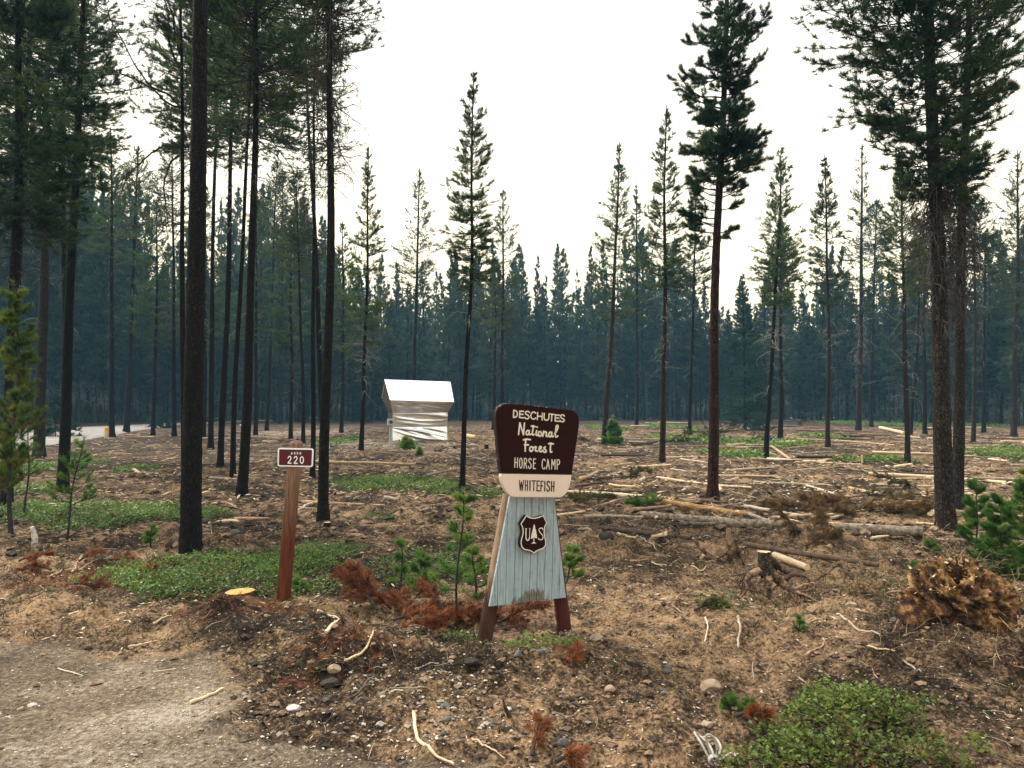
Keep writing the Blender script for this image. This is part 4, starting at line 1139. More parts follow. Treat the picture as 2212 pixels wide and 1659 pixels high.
# shield
fs = uvs(0.040)
sh = [(490, 250), (620, 322), (765, 345), (920, 318), (1110, 245), (1172, 378), (1240, 512), (1172, 625), (1145, 740), (1142, 850), (1158, 990), (1185, 1110), (1204, 1220), (1190, 1330), (1120, 1420), (1030, 1462), (940, 1492), (850, 1536), (768, 1602),
      (690, 1545), (600, 1505), (510, 1488), (420, 1468), (335, 1392), (302, 1290), (298, 1200), (318, 1080), (350, 975), (372, 870), (372, 760), (345, 640), (292, 553), (390, 400)]
slab("shield", [[fs(*p) for p in sh]], 0.040, 0.034, [M["brown"], M["brown_edge"]], sign, bevel=0.003, side=1)
cx_, cy_ = 760, 880
inn = [(x + (cx_ - x) * 0.045, y + (cy_ - y) * 0.035) for x, y in sh]
strokes("shield_border", [inn + inn[:1]], fs, 30, 0.040, M["letter"], sign, curve=False, seed=6)
strokes("shield_letter", [[(490, 730), (490, 1040), (515, 1115), (547, 1135), (588, 1108), (612, 1040), 1.35], [(612, 1045), (624, 720), 0.7], [(465, 722), (520, 722), 0.6], [(605, 716), (640, 716), 0.6],
    [(1076, 742), (1050, 706), (992, 706), (948, 742), (950, 800), (1000, 872), (1072, 955), (1088, 1030), (1055, 1098), (985, 1112), (930, 1078), 0.95], [(1078, 700), (1076, 765), 0.6], [(922, 1050), (926, 1105), 0.6]], fs, 26, 0.040, M["letter"], sign, seed=7)
tr = [(780, 560), (740, 665), (748, 690), (712, 790), (700, 870), (682, 885), (690, 950), (668, 985), (672, 1030), (652, 1072), (700, 1072), (745, 1030), (752, 1110), (748, 1188), (712, 1215), (665, 1242), (760, 1246), (852, 1230), (808, 1208), (778, 1186), (776, 1100), (776, 1030), (830, 1058), (884, 1056), (868, 985), (874, 960), (852, 905), (856, 880), (832, 760), (818, 740), (802, 640)]
slab("shield_tree", [[fs(*p) for p in tr]], 0.0418, 0.0016, [M["letter"]], sign)

# ------------------------------------------------------------------ road marker post
MK = Board(609, 1301, R_(-14))
mk = empty("road_marker", MK.o, MK.yaw, "leaning brown post with a small brown and white number plate on top", "marker post")
c3b = lambda x, y: ((650 + x / 3.456) * 0.85077, (1080 + y / 3.456) * 0.85077)
b0, b1 = MK.uv(*c3b(225, 1555)), MK.uv(*c3b(341, 160))
mb = MB()
hw = 0.043
P0, P1 = np.array([b0[0], 0.0, b0[1] - 0.15]), np.array([b1[0], 0.02, b1[1]])
ax = P1 - P0
nk = 14
V = []
for i in range(nk):
    u = i / (nk - 1)
    c = P0 + ax * u
    for sx_, sy_ in ((-1, -1), (1, -1), (1, 1), (-1, 1)):
        for ch in ((1, 0.88), (0.88, 1)) if sx_ * sy_ < 0 else ((0.88, 1), (1, 0.88)):
            V.append(c + np.array([sx_ * hw * ch[0], sy_ * hw * ch[1], 0]))
V = np.array(V).reshape(nk, 8, 3)
order = [0, 1, 2, 3, 4, 5, 6, 7]
an_ = np.arctan2(V[0, :, 1] - P0[1], V[0, :, 0] - P0[0])
V = V[:, np.argsort(an_)]
tipv = (P1[None] + (V[-1] - P1) * 0.72) + np.array([0, 0, 0.022])
V = np.concatenate([V, tipv[None]], 0)
ii = np.arange((nk + 1) * 8).reshape(nk + 1, 8)
mb.add(V.reshape(-1, 3), np.stack([ii[:-1], np.roll(ii, -1, 1)[:-1], np.roll(ii, -1, 1)[1:], ii[1:]], -1).reshape(-1, 4))
mb.f.append(np.array([[ii[nk, 0], ii[nk, i], ii[nk, i + 1]] for i in range(1, 7)]))
mb.m.append(np.zeros(6))
mb.build("post", M["post"], mk, smooth=False)
OM = 0.052
fm = lambda x, y: MK.uv(*c3b(x, y), OM)
def rrect(f, c, rad):
    """rounded quad through traced corners"""
    c = np.array(c, float)
    out = []
    for i in range(4):
        p, a, b_ = c[i], c[i - 1], c[(i + 1) % 4]
        da, db = nrm(a - p), nrm(b_ - p)
        for t in np.linspace(0, 1, 6):
            q = (1 - t) ** 2 * (p + da * rad) + 2 * t * (1 - t) * p + t * t * (p + db * rad)
            out.append(f(*q))
    return out
M["plate_white"] = paint("white_reflective_sheet", (0.78, 0.79, 0.80), (0.5, 0.48, 0.45), 0.78, rough=0.4, vary=0.03)
M["plate_brown"] = paint("brown_reflective_sheet", (0.075, 0.010, 0.013), (0.10, 0.03, 0.03), 0.78, rough=0.4, vary=0.06)
slab("number_plate", [rrect(fm, [(191, 197), (506, 203), (498, 367), (189, 360)], 22)], OM, 0.0032, [M["plate_white"]], mk, bevel=0.0006)
slab("plate_panel", [rrect(fm, [(204, 210), (493, 215), (486, 355), (201, 349)], 12)], OM + 0.0012, 0.001, [M["plate_brown"]], mk)
def zero(x0, x1, y0, y1):
    c, d = (x0 + x1) / 2, (y1 - y0)
    return [(c, y0), (x0 + 1, y0 + d * 0.22), (x0, y0 + d * 0.5), (x0 + 1, y0 + d * 0.78), (c, y1), (x1 - 1, y0 + d * 0.78), (x1, y0 + d * 0.5), (x1 - 1, y0 + d * 0.22), (c, y0)]
def two(x0, x1, y0, y1):
    return [(x0, y0 + 14), (x0 + 8, y0 + 2), (x0 + 20, y0 + 1), (x1, y0 + 16), (x1 - 6, y0 + 32), (x0 + 10, y1 - 16), (x0, y1)]
fmp = lambda x, y: MK.uv(*c3b(x, y), OM + 0.0012)
strokes("number", [two(281, 307, 272, 331), [(281, 331), (309, 332)], two(335, 360, 273, 332), [(335, 332), (363, 333)], zero(389, 416, 274, 333)], fmp, 8, OM + 0.0012, M["plate_white"], mk, th=0.0006)
strokes("number", [[(318, 236), (311, 241), (308, 248), (311, 254), (317, 252), (317, 246), (309, 246)], zero(334, 344, 235, 254), zero(359, 369, 235, 254), zero(384, 395, 236, 255)], fmp, 3.6, OM + 0.0012, M["plate_white"], mk, th=0.0006)
mb = MB()
for x, y in ((356, 216), (346, 346)):
    q = fmp(x, y)
    tubes(mb, np.array([[q[0], -OM - 0.001, q[1]], [q[0], -OM - 0.005, q[1]]]), 0.005, 10, cap=True)
mb.build("bolt", M["rock_grey"], mk)

# ------------------------------------------------------------------ foil-wrapped kiosk
m, N, L, b = mat("silver_foil")
tc = N.new("ShaderNodeTexCoord")
b.inputs["Base Color"].default_value = (0.82, 0.83, 0.84, 1)
b.inputs["Metallic"].default_value = 1.0
b.inputs["Roughness"].default_value = 0.36
n = noise(N, L, 1.8, 3, 0.5, tc.outputs["Object"], (0.8, 1, 1.5))
n.inputs["Distortion"].default_value = 0.8
bp = N.new("ShaderNodeBump")
bp.inputs["Strength"].default_value = 0.25
bp.inputs["Distance"].default_value = 0.05
L.new(n.outputs["Fac"], bp.inputs["Height"])
L.new(bp.outputs[0], b.inputs["Normal"])
M["foil"] = m
M["foil_dark"] = surf("dull_foil_side", [(0.3, (0.025, 0.019, 0.014)), (0.7, (0.085, 0.066, 0.05))], 3, bump=0.5, bdist=0.05)  # dark brown, non-metallic, for the sides, gables and back
m, N, L, b = mat("bright_foil_roof")
b.inputs["Base Color"].default_value = (0.86, 0.88, 0.90, 1)
b.inputs["Metallic"].default_value = 0.55
b.inputs["Roughness"].default_value = 0.38
M["foil_roof"] = m
kp = gz(905, 955)
kd = kp[1]
kyaw = R_(20)
ks = empty("kiosk", kp, kyaw, "information kiosk wrapped in silver foil with a steep white roof", "kiosk")
kb = Board(905, 955, kyaw)
def kx(px, py, off): return kb.uv(px, py, off)
# profile points: eave juts forward, ridge sits back
RID, EAV, PAN = -0.55, 0.62, 0.0
ridL, ridR = kx(831, 820, RID), kx(973, 825, RID)
eavL, eavR = kx(843, 864, EAV), kx(981, 868, EAV)
panTL, panTR = kx(847, 893, PAN), kx(966, 891, PAN)
panBL, panBR = kx(847, 952, PAN), kx(965, 957, PAN)
def sheet(name, c00, c10, c11, c01, mats, amp, seed, nu=90, nv=60, fx=1.0, fz=1.0, fold=0.0, slope=-0.65):
    """creased cloth between four corners (x, y, z)"""
    u, v = np.meshgrid(np.linspace(0, 1, nu), np.linspace(0, 1, nv))
    c = [np.array(q, float) for q in (c00, c10, c11, c01)]
    Pp = ((1 - u) * (1 - v))[..., None] * c[0] + (u * (1 - v))[..., None] * c[1] + (u * v)[..., None] * c[2] + ((1 - u) * v)[..., None] * c[3]
    nn = nrm(np.cross(c[1] - c[0], c[3] - c[0]))
    if nn[1] > 0: nn = -nn
    q = np.random.default_rng(seed)
    dis = np.zeros_like(u)
    for _ in range(int(6 * fx)):
        u0, v0, sl, cv, wd = q.uniform(0, 1), q.uniform(-0.1, 1.1), q.normal(slope, 0.3), q.uniform(-0.1, 0.8), q.uniform(0.05, 0.15)
        dd = v - (v0 + sl * (u - 0.5) + cv * (u - 0.5) ** 2)
        dis = dis + q.uniform(0.4, 1.0) * np.exp(-(dd / wd) ** 2) * np.exp(-((u - u0) / q.uniform(0.25, 0.7)) ** 2)
    dis = amp * (dis + 0.3 * fbm(u * 5, v * 5, 3, seed)) + fold * np.sin((v * 1.6 + 0.35 * u) * np.pi) * np.sin(np.pi * u)
    edge_ = np.minimum(1, np.minimum(np.minimum(u, 1 - u), np.minimum(v, 1 - v)) * 9)
    Pp = Pp + nn * (dis * (0.25 + 0.75 * edge_))[..., None]
    i_ = np.arange(nu * nv).reshape(nv, nu)
    mb = MB()
    mb.add(Pp.reshape(-1, 3), np.stack([i_[:-1, :-1], i_[:-1, 1:], i_[1:, 1:], i_[1:, :-1]], -1).reshape(-1, 4))
    o = mb.build(name, mats, ks)
    so = o.modifiers.new("thickness", 'SOLIDIFY')
    so.thickness = 0.01
    return o
X3 = lambda q, off: (q[0], -off, q[1])
sheet("roof", X3(eavL, EAV), X3(eavR, EAV), X3(ridR, RID), X3(ridL, RID), M["foil_roof"], 0.008, 3)
yb = 1.55
sheet("roof", (eavL[0] , yb, eavL[1] + 0.1), (eavR[0], yb, eavR[1] + 0.1), X3(ridR, RID), X3(ridL, RID), M["foil_roof"], 0.008, 4)
sheet("eave_wrap", X3(panTL, 0.12), X3(panTR, 0.12), X3(eavR, EAV), X3(eavL, EAV), M["foil"], 0.06, 6, fx=1.4)
mid_ = lambda a, b_, t: tuple(np.array(a) * (1 - t) + np.array(b_) * t)
mL, mR = mid_(panTL, panBL, 0.50), mid_(panTR, panBR, 0.46)
sheet("front_wrap", X3(mL, 0.02), X3(mR, 0.02), X3(panTR, 0.12), X3(panTL, 0.12), M["foil"], 0.06, 12, fx=0.9, slope=-0.55)
sheet("front_wrap", X3(panBL, 0.13), X3(panBR, 0.11), X3(mR, 0.035), X3(mL, 0.035), M["foil"], 0.085, 19, fx=1.1, slope=-0.8)
sheet("side_wrap", X3(panBL, -1.0), X3(panBL, 0.0), X3(panTL, 0.0), X3(panTL, -1.0), M["foil_dark"], 0.04, 8)
sheet("side_wrap", X3(panBR, -1.0), X3(panBR, 0.0), X3(panTR, 0.0), X3(panTR, -1.0), M["foil_dark"], 0.04, 9)
for (e_, r_, p_) in ((eavL, ridL, panTL), (eavR, ridR, panTR)):
    sx_ = -1 if e_ is eavL else 1
    x_ = p_[0] - 0.02 * sx_
    mb = MB()
    g = np.array([[x_, 0.0, p_[1] - 0.03], [e_[0] - 0.03 * sx_, -EAV + 0.02, e_[1] - 0.02], [r_[0] - 0.03 * sx_, -RID, r_[1] - 0.03], [e_[0] - 0.03 * sx_, yb - 0.03, e_[1] + 0.06], [x_, 1.0, p_[1] - 0.03]])
    gg = np.vstack([g, g + [0.03 * -sx_, 0, 0]])
    mb.add(gg, [[0, 1, 2], [0, 2, 3], [0, 3, 4], [5, 7, 6], [5, 8, 7], [5, 9, 8]])
    mb.build("gable", M["foil_dark"], ks, smooth=False)
sheet("back_wrap", X3(panBL, -1.0), X3(panBR, -1.0), X3(panTR, -1.0), X3(panTL, -1.0), M["foil_dark"], 0.05, 10)
for q in (panBL, panBR):
    mb = MB()
    s_ = 0.06 if q is panBL else -0.06
    tubes(mb, np.array([[q[0] + s_, 0.10, -0.15], [q[0] + s_, 0.10, 1.0]]), 0.06, 8, cap=True)
    mb.build("post", M["wood_grey"], ks, smooth=False)
# fee tube beside it
M["steel"] = paint("pale_green_steel", (0.40, 0.45, 0.42), (0.22, 0.2, 0.17), 0.72, rough=0.45)
fb = Board(843, 964, R_(16))
fe = empty("fee_box", fb.o, fb.yaw, "pale steel fee box on two pipes at the left corner of the kiosk", "fee box")
c7 = lambda x, y: fb.uv((940 + x / 7.213) * 0.85077, (930 + y / 7.213) * 0.85077)
slab("box", [[c7(314, 962), c7(420, 965), c7(420, 1082), c7(312, 1082)]], 0.12, 0.2, [M["steel"]], fe, bevel=0.012)
for a, b_ in (((360, 1080), (350, 1470)), ((398, 1080), (386, 1440))):
    mb = MB()
    p, q = c7(*a), c7(*b_)
    tubes(mb, np.array([[q[0], 0, q[1] - 0.15], [p[0], 0, p[1] + 0.05]]), 0.035, 10, cap=True)
    mb.build("pipe", M["steel"], fe)
mb = MB()
q = c7(375, 1020)
tubes(mb, np.array([[q[0], -0.12, q[1]], [q[0], -0.15, q[1]], [q[0], -0.16, q[1]]]), [0.075, 0.07, 0.04], 16, cap=True)
mb.build("lock_dial", M["wood_dark"], fe)
# orange-banded roadside post
bp_ = gz(230, 947)
ro = empty("roadside_post", bp_, 0.3, "stubby wooden roadside post with an orange band, by the gravel road", "bollard")
hh = at(230, 923, bp_[1])[2] - bp_[2]
mb = MB()
tubes(mb, np.array([[0, 0, -0.1], [0, 0, hh * 0.3], [0.01, 0, hh * 0.98], [0.01, 0, hh]]), [0.115, 0.11, 0.11, 0.10], 10, cap=True)
mb.build("post", M["wood_pale"], ro)
mb = MB()
tubes(mb, np.array([[0.008, 0, hh * 0.64], [0.009, 0, hh * 0.95]]), 0.114, 10)
mb.build("band", surf("orange_band", [(0.3, (0.5, 0.24, 0.05)), (0.7, (0.62, 0.33, 0.08))], 8, bump=0), ro)

# ------------------------------------------------------------------ fallen logs and poles
c3 = lambda x, y: (1191.1 + x * 0.23075, 893.3 + y * 0.23075)
c4 = lambda x, y: (1659 + x * 0.25, 850.8 + y * 0.25)
c5 = lambda x, y: (x * 0.2051, 850.8 + y * 0.2051)
c8 = lambda x, y: (1403.8 + x * 0.36546, 1063.5 + y * 0.36546)
cb = lambda x, y: (723.2 + x * 0.34613, 1148.5 + y * 0.34613)
cl = lambda x, y: (x * 0.35898, 1063.5 + y * 0.35898)
lr = np.random.default_rng(5)
def log(name, pts, wpx, mname, label, cat="log", taper=0.75, lift=0.6, wob=0.01, end="wood_cut", n=10, group=None, K=22, rough=0.05, knots=0):
    """a log lying along ground points given in measuring pixels; wpx: thickness there"""
    P = np.array([gz(*p) for p in pts])
    d = P[:, 1].mean()
    r0 = wpx * d / F / 2
    u = np.linspace(0, len(P) - 1, K)
    Pi = smooth_line(P, 8) if len(P) > 2 else P
    s = np.linspace(0, len(Pi) - 1, K)
    k = np.minimum(s.astype(int), len(Pi) - 2)
    Q = Pi[k] * (1 - (s - k)[:, None]) + Pi[k + 1] * (s - k)[:, None]
    za = np.interp(np.arange(K), [0, K - 1], [Q[0, 2], Q[-1, 2]])
    zg = height(Q[:, 0], Q[:, 1])
    st_ = cat != 'stick'
    Q[:, 2] = (za if st_ else zg * 0.5 + za * 0.5) + np.maximum(0, np.percentile(zg - za, 82)) * (1 if st_ else 0.6) + r0 * lift
    Q += np.cumsum(lr.normal(0, wob * r0 * 3, Q.shape), 0) * [1, 1, 0.4]
    c = Q[K // 2].copy()
    mb = MB()
    rr = r0 * np.linspace(1, taper, K) * (1 + lr.normal(0, rough * 0.6, K))
    tubes(mb, Q - c, rr, n, lr.uniform(0, 1), cap=True, rough=rough, r=lr)
    for _ in range(knots):
        i = lr.integers(2, K - 2)
        a = lr.uniform(0.2, 2.9)
        v = np.array([lr.normal(0, 0.3), math.cos(a) * 0.6, abs(math.sin(a))])
        q = Q[i] - c
        tubes(mb, np.array([q, q + v * r0 * 2.2, q + v * r0 * 3.0]), [r0 * 0.3, r0 * 0.2, r0 * 0.08], 5, 0.3)
    o = mb.build(name, [M[mname]], None)
    o.location = c
    return tag(o, label, cat, group)
LG = "fallen_log"
log(LG, [c3(905, 912), c3(1880, 985)], 14, "wood_yel", "bright yellow peeled log in the clearing, broken at both ends", knots=2, taper=0.9)
log(LG, [c3(850, 1005), c3(1600, 1078), (1590, 1147), (1993, 1169)], 18, "wood_grey", "longest grey log, lying across the clearing in front of the bright yellow one", taper=1.15, knots=4)
log(LG, [c3(490, 1110), c3(1150, 1205)], 12, "wood_dark", "dark rotten log left of the long grey log")
log(LG, [c3(250, 655), c3(340, 620), c3(430, 566)], 9, "wood_pale", "thick short pale bent log just right of the camp sign")
log("fallen_pole", [c3(160, 737), c3(520, 765), c3(850, 803)], 7, "wood_pale", "long pale pole reaching out from behind the sign's lower right edge", "pole", taper=1.1)
log("fallen_pole", [c3(840, 800), c3(1000, 800)], 3.5, "wood_grey", "thin grey pole continuing the tip of the pole beside the sign", "pole")
log("fallen_pole", [c3(1250, 652), c3(1560, 712), c3(1870, 757)], 6, "wood_pale", "pale pole passing behind the foot of the big red-brown pine", "pole")
log(LG, [c3(1640, 672), c3(1750, 632)], 6, "wood_grey", "short stubby grey log right of the big red-brown pine")
log("fallen_pole", [c3(1050, 442), c3(1460, 416)], 4, "wood_pale", "pale pole between the tall soft-spired pine and the big red-brown pine", "pole")
log("fallen_pole", [c3(1210, 452), c3(1440, 482)], 4, "wood_grey", "grey pole pointing at the left side of the big red-brown pine", "pole")
log("fallen_pole", [c3(640, 322), c3(1450, 318)], 3, "wood_pale", "far straight pale pole behind the tall soft-spired pine", "pole")
log("fallen_pole", [c3(820, 477), c3(950, 460)], 3.5, "wood_pale", "short pale pole left of the tall soft-spired pine's foot", "pole")
log(LG, [c3(945, 1248), c3(1010, 1235), c3(1080, 1222)], 7, "wood_pale", "pinkish broken log chunk below the dark rotten log", knots=2)
log("fallen_pole", [c3(1720, 907), c3(2180, 866)], 6, "wood_grey", "grey pole right of the big red-brown pine, above the yellow log", "pole")
log(LG, [c3(720, 284), c3(1450, 272)], 6, "wood_dark", "long black log in the slash behind the tall soft-spired pine")
log(LG, [c3(760, 312), c3(950, 298)], 7, "wood_dark", "short black log end in the slash left of the tall soft-spired pine")
log("fallen_pole", [c4(870, 717), c4(1500, 745), c4(2110, 788)], 7, "wood_pale", "long tan pole passing behind the twin big trunks", "pole", taper=1.1)
log("fallen_pole", [c4(700, 842), c4(1000, 905), c4(1265, 966)], 6, "wood_yel", "yellowish slanting pole left of the twin big trunks", "pole")
log("fallen_pole", [c4(300, 806), c4(570, 890)], 5, "wood_pale", "slanting pale pole with a split end, right of the big red-brown pine", "pole")
log("fallen_pole", [c4(310, 756), c4(560, 815)], 4.5, "wood_pale", "pale pole parallel above the split-ended one", "pole")
log("fallen_pole", [c4(140, 396), c4(600, 415), c4(1100, 461)], 4, "wood_pale", "very long thin pale pole lying behind the slim isolated pine", "pole")
log("fallen_pole", [c4(30, 470), c4(190, 570)], 6, "wood_pale", "pale pole slanting steeply away right of the straight cone-crowned pine", "pole")
log("fallen_pole", [c4(130, 482), c4(495, 456)], 4, "wood_pale", "pale pole ending at the foot of the slim isolated pine", "pole")
log("fallen_pole", [c4(180, 528), c4(600, 505)], 4.5, "wood_grey", "grey pole in front of the slim isolated pine", "pole")
log("fallen_pole", [c4(420, 605), c4(780, 635)], 3.5, "wood_pale", "pale pole along the lower edge of the light green patch", "pole")
log("fallen_pole", [c4(420, 602), c4(660, 563)], 4, "wood_pale", "pale pole along the upper left of the light green patch", "pole")
log(LG, [c4(1085, 650), c4(1240, 626)], 6, "wood_pale", "short clean pale log at the foot of the yellowish pine")
log(LG, [c4(970, 300), c4(1180, 362)], 8, "wood_pale", "far big pale log slanting left of the yellowish pine")
log(LG, [c4(1060, 305), c4(1430, 312)], 5, "wood_grey", "far grey log passing behind the yellowish pine")
log(LG, [c4(780, 372), c4(1060, 372)], 6, "wood_pale", "far pale log in front of the grey brush pile")
log("fallen_pole", [c4(1350, 1037), c4(1700, 1066)], 7, "wood_pale", "pale pole passing behind the front twin trunk near its foot", "pole")
log("fallen_pole", [c4(950, 1050), c4(1160, 1025)], 5, "wood_grey", "grey pole left of the front twin trunk", "pole")
log("fallen_pole", [c4(1280, 1145), c4(1480, 1162)], 6, "wood_pale", "pale pole butting against the foot of the front twin trunk", "pole")
log("fallen_pole", [c4(2010, 418), c4(2230, 419)], 4, "wood_pale", "far pale pole at the right edge, upper one", "pole")
log("fallen_pole", [c4(1955, 490), c4(2230, 517)], 4.5, "wood_pale", "pale pole at the right edge above the green brush", "pole")
log("fallen_pole", [c4(1910, 582), c4(2070, 600)], 5, "wood_pale", "pale pole right of the twin trunks above the green young pines", "pole")
log("fallen_pole", [c4(240, 685), c4(500, 676)], 3.5, "wood_grey", "thin grey pole left of the long tan pole", "pole")
log("fallen_pole", [c4(0, 575), c4(300, 602)], 4, "wood_pale", "pale pole at the foot of the straight cone-crowned pine", "pole")
log(LG, [c8(1310, 300), c8(1370, 288), c8(1440, 285)], 6, "wood_pale", "short pale branch log leaning on the right end of the longest grey log")
log(LG, [c8(735, 385), c8(830, 425), c8(930, 470)], 17, "wood_pale", "wide pale decayed log behind the rooted stump")
log(LG, [c8(560, 345), c8(900, 395), c8(1350, 455)], 13, "wood_dark", "long brown rotten log behind the rooted stump")
log(LG, [c8(0, 265), c8(250, 310)], 9, "wood_dark", "dark half-buried log left of the broken snag")
log(LG, [c8(15, 315), c8(100, 303)], 9, "wood_pale", "small pinkish log piece at the left of the broken snag")
log(LG, [c5(580, 1152), c5(910, 1135)], 4, "wood_pale", "pale thin log left of the thickest trunk beyond the green band")
log(LG, [c5(1490, 420), c5(1800, 440)], 4, "wood_dark", "dark log by the road left of the thickest trunk")
log(LG, [cl(1255, 203), cl(1370, 190), cl(1430, 197)], 7, "wood_pale", "pale twisted log right of the thickest trunk")
log(LG, [c5(1400, 806), c5(1480, 850)], 8, "wood_pale", "pale log stub sticking up from the tan dirt mound at the left")
log(LG, [(1005, 946), (1030, 950)], 10, "wood_yel", "stubby fresh log chunk between the kiosk and the camp sign", end="wood_cut", taper=1)
log(LG, [((940 + 1190 / 7.213) * .85077, (930 + 1580 / 7.213) * .85077), ((940 + 1380 / 7.213) * .85077, (930 + 1500 / 7.213) * .85077)], 5, "wood_dark", "brown log lying in front of the kiosk")
for pts, wpx, mn, lb in [
    ([cb(495, 1180), cb(522, 1330), cb(600, 1410), cb(745, 1480)], 9, "wood_pale", "pale curved branch lying at the bottom edge"),
    ([cb(855, 1345), cb(930, 1420), cb(1065, 1478)], 5, "wood_pale", "thin curved stick right of the pale curved branch"),
    ([cb(60, 875), cb(200, 840), cb(245, 785)], 6, "wood_pale", "bent pale stick left below the sign"),
    ([cb(275, 1130), cb(420, 1095), cb(620, 1098)], 4, "wood_grey", "long thin grey stick left below the sign on gravelly soil"),
    ([cl(1140, 1278), cl(1230, 1235), cl(1322, 1185)], 8, "wood_pale", "splintered pale branch piece on the driveway"),
    ([cl(1960, 1000), cl(2010, 940), cl(2052, 888)], 8, "wood_pale", "thick pale splinter in the red needle litter"),
    ([cl(1910, 868), cl(1960, 858), cl(2040, 880)], 6, "wood_pale", "flat pale splinter behind the thick one in the red litter"),
    ([cl(350, 1065), cl(500, 1110)], 4, "wood_grey", "straight brown stick on the driveway at the left"),
    ([cl(545, 1170), cl(622, 1148)], 4, "wood_dark", "short dark stick on the driveway"),
    ([cl(780, 1192), cl(855, 1165)], 4, "wood_grey", "short grey stick on the driveway left of the splintered branch"),
    ([cl(920, 1082), cl(1052, 1058)], 3.5, "wood_grey", "thin grey stick behind the splintered branch"),
    ([cl(1430, 1508), cl(1532, 1484)], 4.5, "wood_grey", "lone brown stick near the lower middle of the driveway"),
    ([cl(770, 935), cl(940, 914)], 4, "wood_pale", "pale stick at the edge of the driveway"),
    ([cl(410, 800), cl(552, 790)], 4, "wood_pale", "pale straight stick at the litter edge on the left"),
    ([cl(920, 845), cl(1012, 825)], 5, "wood_pale", "pale stick on the dark litter ridge"),
    ([cl(300, 545), cl(440, 490), cl(500, 415)], 4, "wood_pale", "bent pale stick in the red litter at the left"),
    ([cl(430, 515), cl(490, 420)], 5, "wood_pale", "pale splinter leaning in the red litter at the left"),
    ([c8(1110, 760), c8(1240, 860), c8(1370, 905)], 6, "wood_grey", "grey branch left of the uprooted root ball"),
    ([c8(160, 660), c8(260, 680), c8(330, 700)], 6, "wood_dark", "dark stick among the small green sprigs below the rooted stump"),
    ([c8(40, 710), c8(150, 745), c8(215, 780)], 4, "wood_grey", "thin stick right of the camp sign"),
    ([c8(560, 690), c8(660, 740), c8(730, 735)], 5, "wood_grey", "grey stick below the rooted stump"),
    ([c8(330, 790), c8(345, 840), c8(325, 890)], 5, "wood_grey", "short crosswise pale stick below the sprigs"),
    ([c8(525, 810), c8(530, 850), c8(515, 900)], 7, "wood_grey", "stubby pale stick below the rooted stump"),
    ([c8(920, 985), c8(960, 965), c8(1030, 945), c8(1025, 905)], 5, "wood_pale", "hooked pale stick left of the uprooted root ball"),
    ([c8(1060, 1005), c8(1150, 990), c8(1220, 1005)], 5, "wood_grey", "grey stick above the leafy shrub patch"),
    ([c8(1290, 965), c8(1360, 990), c8(1450, 1020)], 5, "wood_pale", "pale stick above the leafy shrub patch, right one"),
    ([c8(1500, 1045), c8(1560, 1080), c8(1620, 1130)], 6, "wood_grey", "slanting grey stick above the right of the leafy shrub patch"),
    ([c8(880, 1140), c8(940, 1170), c8(990, 1200)], 5, "wood_grey", "short grey stick at the rim of the leafy shrub patch"),
    ([c8(1240, 1070), c8(1300, 1080), c8(1350, 1130)], 4, "wood_pale", "curved thin stick at the rim of the leafy shrub patch"),
    ([c3(1245, 1450), c3(1400, 1480), c3(1450, 1470)], 3.5, "wood_pale", "forked pale stick left of the rooted stump"),
    ([c3(940, 1425), c3(1080, 1468)], 3.5, "wood_pale", "pale thin stick in the open soil right of the sign"),
    ([c3(800, 1210), c3(900, 1260), c3(980, 1300)], 4, "wood_grey", "grey stick below the dark rotten log"),
    ([c3(740, 1378), c3(900, 1390)], 3.5, "wood_pale", "straight pale stick right of the sign's skirt"),
    ([c3(620, 1240), c3(700, 1265), c3(770, 1272)], 6, "wood_pale", "pale stick beside a flat brown stone"),
    ([cb(1650, 25), cb(1800, 60)], 4, "wood_grey", "grey stick beyond the right leg of the sign")]:
    log("stick", pts, wpx, mn, lb, "stick", taper=0.55, wob=0.06, n=7, rough=0.08)
# many more poles and branches strewn through the clearing
N_POLE = 200
k = 0
while k < N_POLE:
    px = lr.uniform(1180, 2300) if lr.uniform() < 0.86 else lr.uniform(420, 1080)
    py = 905 + 245 * lr.uniform(0, 1) ** 1.25
    p = gp(px, py)
    d = p[1]
    Lm = lr.uniform(0.25, 0.8) * (d / 14) ** 0.75 * (2.6 if lr.uniform() < 0.3 else 1)
    a = lr.normal(0, 0.75)
    q = p[:2] + 0.5 * Lm * np.array([math.cos(a), math.sin(a) * 0.9])
    p2 = p[:2] - 0.5 * Lm * np.array([math.cos(a), math.sin(a) * 0.9])
    mn = lr.choice(["wood_pale", "wood_pale", "wood_grey", "wood_dark", "wood_grey"])
    mb = MB()
    K = 9
    Q = np.array([on(*(p2 + (q - p2) * t)) for t in np.linspace(0, 1, K)])
    r0 = lr.uniform(0.011, 0.038) * (d / 14) ** 0.6
    zl = np.linspace(Q[0, 2], Q[-1, 2], K)
    Q[:, 2] = zl + max(0, np.percentile(Q[:, 2] - zl, 75)) + r0 * lr.uniform(0.6, 2.2)
    Q += np.cumsum(lr.normal(0, 0.012, Q.shape), 0) * [1, 1, 0.5]
    c = Q[K // 2].copy()
    tubes(mb, Q - c, r0 * np.linspace(1, 0.6, K), 7, lr.uniform(0, 1), cap=True, rough=0.06, r=lr)
    o = mb.build("fallen_pole", M[mn])
    o.location = c
    side = px > 1150
    tag(o, "thin broken pole among the many strewn over the clearing right of the sign" if side else "thin broken pole among those strewn between the left trunks and the kiosk", "pole",
        "poles strewn over the clearing right of the sign" if side else "poles strewn between the left trunks and the kiosk")
    k += 1
